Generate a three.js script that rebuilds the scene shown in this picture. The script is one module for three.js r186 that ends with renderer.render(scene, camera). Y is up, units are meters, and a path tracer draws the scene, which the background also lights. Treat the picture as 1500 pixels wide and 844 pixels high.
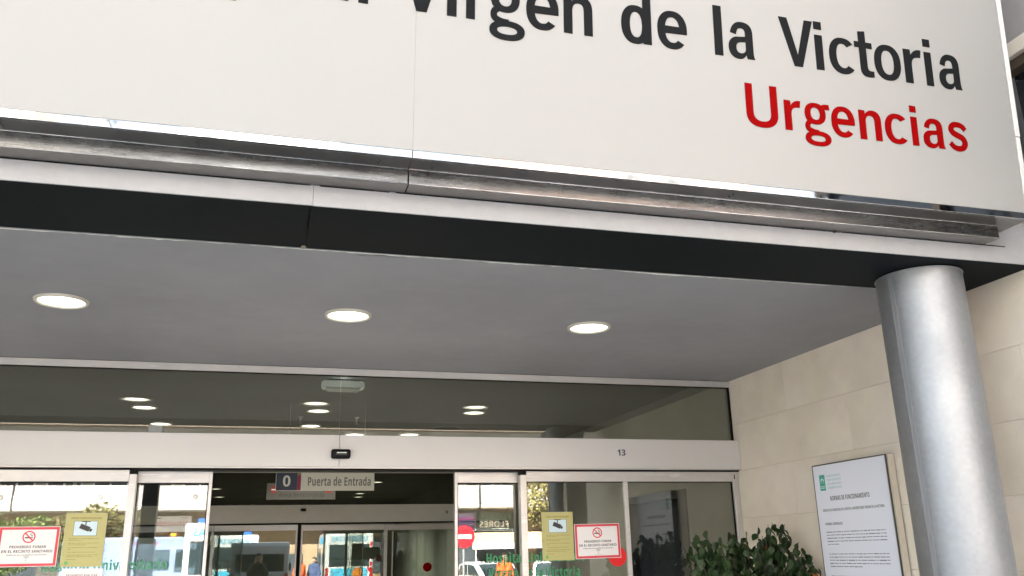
import * as THREE from 'three';
import { RoundedBoxGeometry } from 'three/addons/geometries/RoundedBoxGeometry.js';
import { mergeGeometries, mergeVertices } from 'three/addons/utils/BufferGeometryUtils.js';
import { FontLoader } from 'three/addons/loaders/FontLoader.js';
import { TextGeometry } from 'three/addons/geometries/TextGeometry.js';
import { MarchingCubes } from 'three/addons/objects/MarchingCubes.js';

// ---------------------------------------------------------------- camera, sky, sun, exposure
const scene = new THREE.Scene();
const camera = new THREE.PerspectiveCamera(36.93, 1024 / 576, 0.05, 3000);
{
  const yaw = 0.2804, pitch = 0.2984, roll = -0.0228;
  const fw = new THREE.Vector3(Math.sin(yaw) * Math.cos(pitch), Math.sin(pitch), -Math.cos(yaw) * Math.cos(pitch));
  const r = new THREE.Vector3().crossVectors(fw, new THREE.Vector3(0, 1, 0)).normalize();
  const u = new THREE.Vector3().crossVectors(r, fw);
  camera.up.copy(u).multiplyScalar(Math.cos(roll)).addScaledVector(r, -Math.sin(roll));
  camera.position.set(0, 1.6, 6.3395);
  camera.lookAt(camera.position.clone().add(fw));
}
const SUN = new THREE.Vector3(-0.42, 0.60, -0.72).normalize();
// a clear, slightly hazy winter sky: pale near the horizon, soft glow round the sun
{
  const W = 256, H = 128, d = new Float32Array(W * H * 4);
  for (let y = 0; y < H; y++) for (let x = 0; x < W; x++) {
    const el = ((y + 0.5) / H - 0.5) * Math.PI, az = ((x + 0.5) / W - 0.5) * 2 * Math.PI;
    const v = new THREE.Vector3(Math.cos(el) * Math.cos(az), Math.sin(el), Math.cos(el) * Math.sin(az));
    const up = Math.max(0, Math.sin(el)), h = Math.pow(1 - up, 3), s = Math.max(0, v.dot(SUN)), glow = 0.30 * Math.pow(s, 8) + 0.5 * Math.pow(s, 60);
    const i = (y * W + x) * 4, K = 0.235;
    d[i] = K * (0.36 + 0.40 * h + glow); d[i + 1] = K * (0.455 + 0.335 * h + glow * 0.96); d[i + 2] = K * (0.56 + 0.20 * h + glow * 0.88); d[i + 3] = 1;
  }
  const t = new THREE.DataTexture(d, W, H, THREE.RGBAFormat, THREE.FloatType); t.mapping = THREE.EquirectangularReflectionMapping; t.magFilter = THREE.LinearFilter; t.needsUpdate = true;
  scene.background = t; scene.environment = t;
}
const sun = new THREE.DirectionalLight(new THREE.Color(1, 0.95, 0.88), 5);
sun.position.copy(SUN).multiplyScalar(120);
sun.castShadow = true;
Object.assign(sun.shadow.camera, { left: -70, right: 70, top: 70, bottom: -70, near: 1, far: 300 });
sun.shadow.mapSize.set(2048, 2048);
scene.add(sun, sun.target);
const renderer = new THREE.WebGLRenderer({ antialias: true });
renderer.setSize(1024, 576);
renderer.shadowMap.enabled = true;
renderer.toneMapping = THREE.LinearToneMapping;
renderer.toneMappingExposure = 19.8;

// ---------------------------------------------------------------- helpers
let seed = 7;
const rnd = () => { seed = (seed * 1664525 + 1013904223) >>> 0; return seed / 4294967296; };
const rr = (a, b) => a + (b - a) * rnd();
const font = await new FontLoader().loadAsync('fonts/droid/droid_sans_bold.typeface.json');
const fontR = await new FontLoader().loadAsync('fonts/droid/droid_sans_regular.typeface.json');

const used = {};
function numbered(n) { const k = used[n] = (used[n] ?? -1) + 1; return k ? `${n}_${String(k).padStart(3, '0')}` : n; }
function shade(o) { o.traverse((m) => { if (m.isMesh) { m.castShadow = true; m.receiveShadow = true; } }); return o; }
function thing(name, label, category, pos = [0, 0, 0], turn = 0, group) {
  const o = new THREE.Group(); o.name = numbered(name); o.position.set(...pos); o.rotation.y = turn;
  o.userData = { label, category }; if (group) o.userData.group = group;
  scene.add(o); return o;
}
function uvm(g) { // uv in metres from the dominant axis of the normal
  if (g.index) g = g.toNonIndexed();
  const p = g.attributes.position, n = g.attributes.normal, uv = new Float32Array(p.count * 2);
  for (let i = 0; i < p.count; i += 3) {
    let ax = 0, ay = 0, az = 0;
    for (let k = 0; k < 3; k++) { ax += Math.abs(n.getX(i + k)); ay += Math.abs(n.getY(i + k)); az += Math.abs(n.getZ(i + k)); }
    for (let k = 0; k < 3; k++) {
      const j = i + k, x = p.getX(j), y = p.getY(j), z = p.getZ(j);
      if (ax >= ay && ax >= az) { uv[2 * j] = z; uv[2 * j + 1] = y; } else if (ay >= az) { uv[2 * j] = x; uv[2 * j + 1] = z; } else { uv[2 * j] = x; uv[2 * j + 1] = y; }
    }
  }
  g.setAttribute('uv', new THREE.BufferAttribute(uv, 2));
  return g;
}
// box from min/max corners; r > 0 rounds its edges
function bb(x0, y0, z0, x1, y1, z1, r = 0) {
  const w = x1 - x0, h = y1 - y0, d = z1 - z0;
  let g = r > 0 ? new RoundedBoxGeometry(w, h, d, 2, Math.min(r, w * 0.49, h * 0.49, d * 0.49)) : new THREE.BoxGeometry(w, h, d);
  g.translate((x0 + x1) / 2, (y0 + y1) / 2, (z0 + z1) / 2);
  return uvm(g);
}
const merge = (list) => mergeGeometries(list.map((g) => { g = g.index ? g.toNonIndexed() : g; for (const k of Object.keys(g.attributes)) if (!['position', 'normal', 'uv'].includes(k)) g.deleteAttribute(k); return g; }));
function part(name, geo, mat, parent, label) {
  const m = new THREE.Mesh(Array.isArray(geo) ? merge(geo) : geo, mat); m.name = parent ? name : numbered(name);
  (parent ?? scene).add(m); if (label) m.userData.label = label; return m;
}
function struct(name, geo, mat) { const m = part(name, geo, mat); m.userData.kind = 'structure'; return m; }
function tube(pts, r, seg = 12, rad = 8, closed = false) {
  return new THREE.TubeGeometry(new THREE.CatmullRomCurve3(pts.map((p) => new THREE.Vector3(...p)), closed), seg, r, rad, closed);
}

// ---- noise textures
function lattice(n, s) { let k = s >>> 0; const a = new Float32Array(n * n); for (let i = 0; i < a.length; i++) { k = (k * 1664525 + 1013904223) >>> 0; a[i] = k / 4294967296; } return a; }
function vnoise(n, s) { // tileable value noise of n x n cells over u, v in 0..1
  const a = lattice(n, s);
  return (u, v) => {
    const x = u * n, y = v * n, i = Math.floor(x), j = Math.floor(y); let f = x - i, g = y - j; f = f * f * (3 - 2 * f); g = g * g * (3 - 2 * g);
    const q = (p, r) => a[(((r % n) + n) % n) * n + (((p % n) + n) % n)];
    return (q(i, j) * (1 - f) + q(i + 1, j) * f) * (1 - g) + (q(i, j + 1) * (1 - f) + q(i + 1, j + 1) * f) * g;
  };
}
function fbm(n, oct, s) { const l = []; for (let o = 0; o < oct; o++) l.push(vnoise(n << o, s + o * 77)); return (u, v) => { let t = 0, a = 0.5, w = 0; for (const f of l) { t += a * f(u, v); w += a; a *= 0.55; } return t / w; }; }
function dtex(w, h, fn, srgb, rep = [1, 1]) {
  const d = new Uint8Array(w * h * 4);
  for (let y = 0; y < h; y++) for (let x = 0; x < w; x++) {
    const c = fn((x + 0.5) / w, (y + 0.5) / h), i = (y * w + x) * 4;
    const [r, g, b] = typeof c === 'number' ? [c, c, c] : c;
    const e = (((x * 7919 + y * 104729 + ((x * y) % 977) * 131) * 2654435761) >>> 0) / 4294967296; d[i] = Math.max(0, Math.min(255, r * 255 + e)); d[i + 1] = Math.max(0, Math.min(255, g * 255 + e)); d[i + 2] = Math.max(0, Math.min(255, b * 255 + e)); d[i + 3] = 255;
  }
  const t = new THREE.DataTexture(d, w, h); t.wrapS = t.wrapT = THREE.RepeatWrapping; t.magFilter = THREE.LinearFilter; t.minFilter = THREE.LinearMipmapLinearFilter; t.generateMipmaps = true;
  if (srgb) t.colorSpace = THREE.SRGBColorSpace; t.repeat.set(...rep); t.needsUpdate = true; return t;
}
const again = (t, a, b) => { const c = t.clone(); c.repeat.set(a, b); c.needsUpdate = true; return c; };
const lin = (r, g, b) => new THREE.Color().setRGB(r, g, b);
const std = (c, rough = 0.6, metal = 0, more = {}) => new THREE.MeshStandardMaterial({ color: Array.isArray(c) ? lin(...c) : c, roughness: rough, metalness: metal, ...more });

const n4 = fbm(4, 5, 11), n8 = fbm(8, 4, 23), n32 = fbm(32, 3, 31), n3 = fbm(3, 6, 5), n64 = vnoise(64, 91), n128 = vnoise(128, 17);
const grime = dtex(512, 512, (u, v) => { const a = n4(u, v), b = n32(u, v), s = n8(u * 1, v * 0.0 + 0.3); return 0.95 + 0.05 * (a - 0.5) + 0.03 * (b - 0.5) + 0.02 * (s - 0.5); }, true);
const softRough = dtex(256, 256, (u, v) => 0.68 + 0.2 * (n4(u, v) - 0.5) + 0.1 * (n32(u, v) - 0.5));
const streaks = dtex(512, 256, (u, v) => { const s = n64(u * 0.06, v) * 0.5 + n128(u * 0.1, v) * 0.5; const a = n4(u, v); return 0.72 + 0.3 * (s - 0.5) + 0.38 * (a - 0.5); });
const stain = dtex(512, 512, (u, v) => { const a = n3(u, v), b = n8(u, v), c = n128(u, v); const pore = c > 0.93 ? -0.05 : 0; const k = 0.93 + 0.08 * (a - 0.5) + 0.06 * (b - 0.5) + pore * 0.6; return [k, k * (0.985 + 0.02 * (b - 0.5)), k * (0.965 + 0.05 * (a - 0.5))]; }, true);
const stoneBump = dtex(512, 512, (u, v) => 0.5 + 0.25 * (n32(u, v) - 0.5) + 0.25 * (n128(u, v) - 0.5) - (n128(u + 0.37, v + 0.11) > 0.95 ? 0.2 : 0));
const plaster = dtex(512, 512, (u, v) => { const a = n3(u, v), b = n32(u, v); return 0.88 + 0.14 * (a - 0.5) + 0.04 * (b - 0.5); }, true);
const roller = dtex(256, 256, (u, v) => 0.5 + 0.5 * (n128(u, v) - 0.5) + 0.4 * (n32(u, v) - 0.5));
const spangle = dtex(1024, 1024, (u, v) => { const a = n4(u, v), b = n32(u, v), c = n64(u, v); return 0.93 + 0.06 * (a - 0.5) + 0.05 * (b - 0.5) + 0.04 * (c - 0.5); }, true);
const spangleR = dtex(512, 512, (u, v) => 0.82 + 0.2 * (n4(u + 0.3, v) - 0.5) + 0.16 * (n32(u, v) - 0.5));
const mottle = dtex(512, 512, (u, v) => { const a = n8(u, v), b = n32(u, v), c = n64(u * 0.25, v); return 0.8 + 0.2 * (a - 0.5) + 0.16 * (b - 0.5) + 0.14 * (c - 0.5); }, true);
const ripple = dtex(256, 256, (u, v) => n4(u, v) * 0.75 + n8(u, v) * 0.25);
const asphaltMap = dtex(512, 512, (u, v) => 0.8 + 0.2 * (n3(u, v) - 0.5) + 0.4 * (n128(u, v) - 0.5), true);

const M = {
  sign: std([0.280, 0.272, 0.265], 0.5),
  signEdge: std([0.62, 0.60, 0.58], 0.45),
  black: new THREE.MeshPhysicalMaterial({ color: lin(0.0095, 0.010, 0.011), roughness: 0.7, specularIntensity: 0.12 }),
  red: new THREE.MeshPhysicalMaterial({ color: lin(0.20, 0.0004, 0.0008), roughness: 0.7, specularIntensity: 0.08 }),
  polished: std([0.55, 0.55, 0.56], 0.07, 1, { roughnessMap: again(softRough, 1.5, 1.5), bumpMap: again(ripple, 0.45, 0.45), bumpScale: 0.006 }),
  satin: std([0.235, 0.238, 0.245], 0.40, 1, { roughnessMap: again(softRough, 0.8, 5), map: again(mottle, 0.9, 3) }),
  satinUnder: std([0.31, 0.298, 0.29], 0.45, 1, { roughnessMap: again(softRough, 0.8, 5), map: again(grime, 0.7, 2.2) }),
  fascia: std([0.335, 0.335, 0.35], 0.6, 0, { map: again(grime, 0.9, 0.9), bumpMap: again(roller, 2, 2), bumpScale: 0.001 }),
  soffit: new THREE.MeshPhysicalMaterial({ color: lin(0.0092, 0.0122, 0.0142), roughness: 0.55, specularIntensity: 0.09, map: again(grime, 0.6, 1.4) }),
  ceiling: std([0.37, 0.37, 0.40], 0.75, 0, { map: again(plaster, 0.33, 0.33), bumpMap: again(roller, 1.3, 1.3), bumpScale: 0.0012 }),
  lacquer: std([0.575, 0.555, 0.545], 0.42),
  alu: std([0.60, 0.575, 0.565], 0.34, 0.15, { map: again(grime, 0.7, 1.1), roughnessMap: again(streaks, 0.8, 3) }),
  gasket: new THREE.MeshPhysicalMaterial({ color: lin(0.005, 0.005, 0.005), roughness: 0.6, specularIntensity: 0.25 }),
  stone: std([0.84, 0.785, 0.71], 0.72, 0, { map: again(stain, 0.7, 0.7), bumpMap: again(stoneBump, 1.3, 1.3), bumpScale: 0.0016 }),
  mortar: std([0.42, 0.37, 0.31], 0.9),
  galva: std([0.405, 0.418, 0.445], 0.7, 1, { map: again(spangle, 1, 1), roughnessMap: again(spangleR, 1, 1) }),
  glass: new THREE.MeshPhysicalMaterial({ color: lin(0.76, 0.775, 0.74), roughness: 0, metalness: 0, transmission: 1, thickness: 0, ior: 1.9 }),
  inner: new THREE.MeshPhysicalMaterial({ color: lin(0.66, 0.72, 0.66), roughness: 0, metalness: 0, transmission: 1, thickness: 0, ior: 1.9 }),
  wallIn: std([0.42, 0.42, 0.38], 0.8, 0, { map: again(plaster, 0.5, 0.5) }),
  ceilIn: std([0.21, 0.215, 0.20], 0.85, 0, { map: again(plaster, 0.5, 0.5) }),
  floorIn: std([0.42, 0.40, 0.37], 0.35, 0, { map: again(stain, 0.5, 0.5) }),
  white: std([0.78, 0.78, 0.76], 0.45),
  plasticGreyGlow: std([0.80, 0.84, 0.81], 0.4, 0, { emissive: lin(0.97, 1, 0.96), emissiveIntensity: 0.009 }),  // glow added to brighten the unlit emergency lamp housing
  lamp: new THREE.MeshStandardMaterial({ color: lin(0.5, 0.5, 0.45), emissive: lin(1, 0.97, 0.82), emissiveIntensity: 0.7, roughness: 0.5, emissiveMap: dtex(128, 128, (u, v) => { const r = Math.hypot(u - 0.5, v - 0.5) * 2, tube = Math.min(1, Math.abs(Math.abs(u - 0.5) - 0.17) / 0.1); return Math.max(0.2, (1 - 0.5 * r * r * r * r) * (1 - 0.2 * tube)); }, true) }),
  blueDoor: std([0.020, 0.026, 0.040], 0.4),
  frameDark: std([0.05, 0.05, 0.05], 0.5),
};

// ---------------------------------------------------------------- the ground
{
  const g = new THREE.PlaneGeometry(900, 900); g.rotateX(-Math.PI / 2);
  const uv = g.attributes.uv; for (let i = 0; i < uv.count; i++) uv.setXY(i, uv.getX(i) * 900, uv.getY(i) * 900);
  const m = struct('road', g, std([0.32, 0.318, 0.312], 0.9, 0, { map: again(asphaltMap, 0.4, 0.4) })); m.position.y = -0.13;
  struct('pavement', bb(-40, -0.13, -19, 40, 0, 9.2, 0.0), std([0.60, 0.59, 0.57], 0.85, 0, { map: again(stain, 0.5, 0.5) })).position.y = 0;
  struct('kerb', bb(-40, -0.13, 9.203, 40, 0.004, 9.38, 0.015), std([0.42, 0.41, 0.39], 0.8, 0, { map: again(stain, 1, 1) }));
  struct('pavement_across_the_street', bb(-60, -0.13, 38.5, 70, 0.01, 44, 0.0), std([0.36, 0.34, 0.31], 0.85, 0, { map: again(stain, 0.5, 0.5) }));
}

// ---------------------------------------------------------------- hospital body (mostly out of frame): keeps rain and sun off the porch
const HC = 2.925; // porch ceiling
const WX = 3.679; // stone side wall
{
  const t = thing('hospital_building', 'pale hospital block rising above the canopy and sign', 'building');
  const wallM = std([0.62, 0.60, 0.57], 0.8, 0, { map: again(plaster, 0.3, 0.3) });
  part('upper_wall', bb(-26, 3.12, -19.6, 3.98, 7.0, 2.9), wallM, t);
  part('roof', bb(-26.2, 7.003, -19.8, 12.2, 7.3, 3.2, 0.02), wallM, t);
  part('wing_wall', bb(4.0, 0, -19.6, 12, 7.0, 4.4), wallM, t);
  part('side_wall', bb(-26, 0, -19.6, -6.0, 3.11, 2.9), wallM, t);
  part('back_wall', bb(-5.99, 0, -19.6, 3.98, 3.11, -19.3), wallM, t);
}

// ---------------------------------------------------------------- stone side wall of porch, one mesh per slab
{
  const t = thing('stone_wall', 'beige stone slab side wall right of the entrance doors', 'wall', [WX, 0, 0]);
  part('mortar_bed', bb(0.0055, 0, 0.002, 0.28, 3.1, 4.2), M.mortar, t);
  const ys = [0.004, 0.354, 0.722, 1.09, 1.458, 1.826, 2.194, 2.563, 2.93];
  const tints = [1, 0.985, 1.01, 0.993].map((k) => { const m = M.stone.clone(); m.color.multiplyScalar(k); m.map = M.stone.map.clone(); m.map.offset.set(rnd(), rnd()); return m; });
  for (let r = 0; r < 8; r++) {
    const off = r % 2 ? 0.0 : 0.705; // row 2.194-2.563 breaks at z = 2.905
    const cuts = [0.004, 1.49, 2.905, 4.2].map((z) => z);
    const zs = off ? cuts : [0.004, 0.79, 2.2, 3.55, 4.2];
    for (let k = 0; k + 1 < zs.length; k++) {
      const g = bb(-0.0005 + rr(0, 0.0012), ys[r] + 0.0009, zs[k] + 0.0004, 0.03, ys[r + 1] - 0.0009, zs[k + 1] - 0.0004, 0.0012);
      const uv = g.attributes.uv, dx = rnd() * 9, dy = rnd() * 9; for (let i = 0; i < uv.count; i++) uv.setXY(i, uv.getX(i) + dx, uv.getY(i) + dy);
      part('stone_slab', g, tints[(r * 3 + k) % 4], t);
    }
  }
  // upper part of the wing: beige lintel over a dark window, plaster above
  const up = thing('wing_window', 'dark side window under a beige lintel at the right edge beside the sign', 'window', [WX, 0, 0]);
  part('glass_pane', bb(0.10, 3.11, 3.12, 0.12, 4.05, 5.2), std([0.015, 0.016, 0.02], 0.06), up);
  part('frame', [bb(0.02, 3.105, 3.10, 0.1, 3.19, 5.2), bb(0.03, 4.0, 3.10, 0.1, 4.055, 5.2), bb(0.04, 3.19, 4.1, 0.1, 4.0, 4.16)], std([0.07, 0.05, 0.035], 0.6), up);
  part('lintel', bb(0.0, 4.058, 3.1, 0.3, 4.14, 5.2, 0.004), M.stone, up);
  part('plaster_panel', bb(0.05, 4.142, 3.0, 0.32, 7, 5.2), std([0.42, 0.40, 0.40], 0.8, 0, { map: again(plaster, 0.5, 0.5) }), up);
}

// ---------------------------------------------------------------- canopy: ceiling, dark soffit, fascia
{
  const t = thing('entrance_canopy', 'grey porch ceiling with dark soffit beam and white fascia edge', 'canopy');
  part('ceiling_panel', bb(-6, HC, 0.03, WX - 0.001, 3.05, 2.588), M.ceiling, t);
  const a = new THREE.Shape();
  // soffit in two lengths with a crack between them
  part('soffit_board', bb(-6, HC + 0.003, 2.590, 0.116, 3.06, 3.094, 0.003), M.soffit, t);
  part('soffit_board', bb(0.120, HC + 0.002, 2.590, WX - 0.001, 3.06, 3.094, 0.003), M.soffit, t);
  part('fascia_board', bb(-6, HC + 0.001, 3.0945, 0.1235, 3.14, 3.104, 0.002), M.fascia, t);
  part('fascia_board', bb(0.1242, HC, 3.0945, WX - 0.001, 3.14, 3.104, 0.002), M.fascia, t);
  // ragged line of old white paint along the ceiling edge
  const pos = [], nz = vnoise(64, 5), nb = vnoise(16, 9); const N = 700;
  for (let i = 0; i < N; i++) {
    const x0 = -6 + (9.68 * i) / N, x1 = -6 + (9.68 * (i + 1)) / N;
    const w = (x) => { const u = (x + 6) / 9.68; return Math.max(0, 0.026 * (nz(u * 5, 0.3) * 0.5 + nb(u * 3, 0.7) * 0.9 - 0.26)) * (x > 2.2 ? 0.55 : 1); };
    const w0 = w(x0), w1 = w(x1); if (w0 + w1 < 0.0015) continue;
    const y = HC - 0.0012, z = 2.5905;
    pos.push(x0, y, z, x0, y, z - w0, x1, y, z - w1, x0, y, z, x1, y, z - w1, x1, y, z);
  }
  const g = new THREE.BufferGeometry(); g.setAttribute('position', new THREE.Float32BufferAttribute(pos, 3)); g.computeVertexNormals();
  part('paint_line', uvm(g), std([0.75, 0.74, 0.72], 0.7), t);
  // a curl of peeling paint and old filler in the crack
  const fl = new THREE.PlaneGeometry(0.2, 0.055, 24, 6); fl.rotateX(Math.PI / 2);
  { const p = fl.attributes.position; for (let i = 0; i < p.count; i++) { const x = p.getX(i), z = p.getZ(i); const k = Math.max(0, (z + 0.02) / 0.06); p.setY(i, -0.002 - 0.003 * k * k * (1 + 0.5 * Math.sin(x * 40))); p.setZ(i, z * (1 - 0.6 * Math.abs(x) / 0.1) + 0.004 * Math.sin(x * 90)); } fl.computeVertexNormals(); fl.translate(0.46, HC, 2.55); }
  part('peeling_paint', uvm(fl), M.ceiling, t);
  const cr = []; let cx = 0.118, cz = 2.6; for (let i = 0; i < 9; i++) { const nx = 0.118 + rr(-0.006, 0.006), nz2 = cz + 0.055; cr.push(tube([[cx, HC + 0.0025, cz], [nx, HC + 0.0025, nz2]], rr(0.002, 0.0042), 2, 5)); cx = nx; cz = nz2; }
  part('crack', cr, M.gasket, t);
  const fil = new THREE.IcosahedronGeometry(0.012, 1); fil.scale(1, 0.6, 1.3); fil.translate(0.112, HC - 0.001, 2.612);
  part('loose_filler', uvm(fil), std([0.25, 0.2, 0.16], 0.9), t);
  // cobwebs and dirt caught under the channel
  const dirt = []; for (let i = 0; i < 90; i++) { const s = rr(0.0015, 0.006) * (rnd() < 0.15 ? 1.9 : 1); const d = new THREE.IcosahedronGeometry(s, 0); d.scale(rr(1, 3), 0.7, 1); d.translate(rr(-2.4, 3.3), 3.0115 + rr(-0.002, 0.002), 3.107); dirt.push(uvm(d)); }
  for (let i = 0; i < 260; i++) { const x = rr(-2.4, 3.4); dirt.push(bb(x, 3.0085, 3.104, x + rr(0.02, 0.16), 3.0125, 3.1075)); }
  part('dirt', dirt, std([0.03, 0.028, 0.025], 0.95), t);
}

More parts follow.
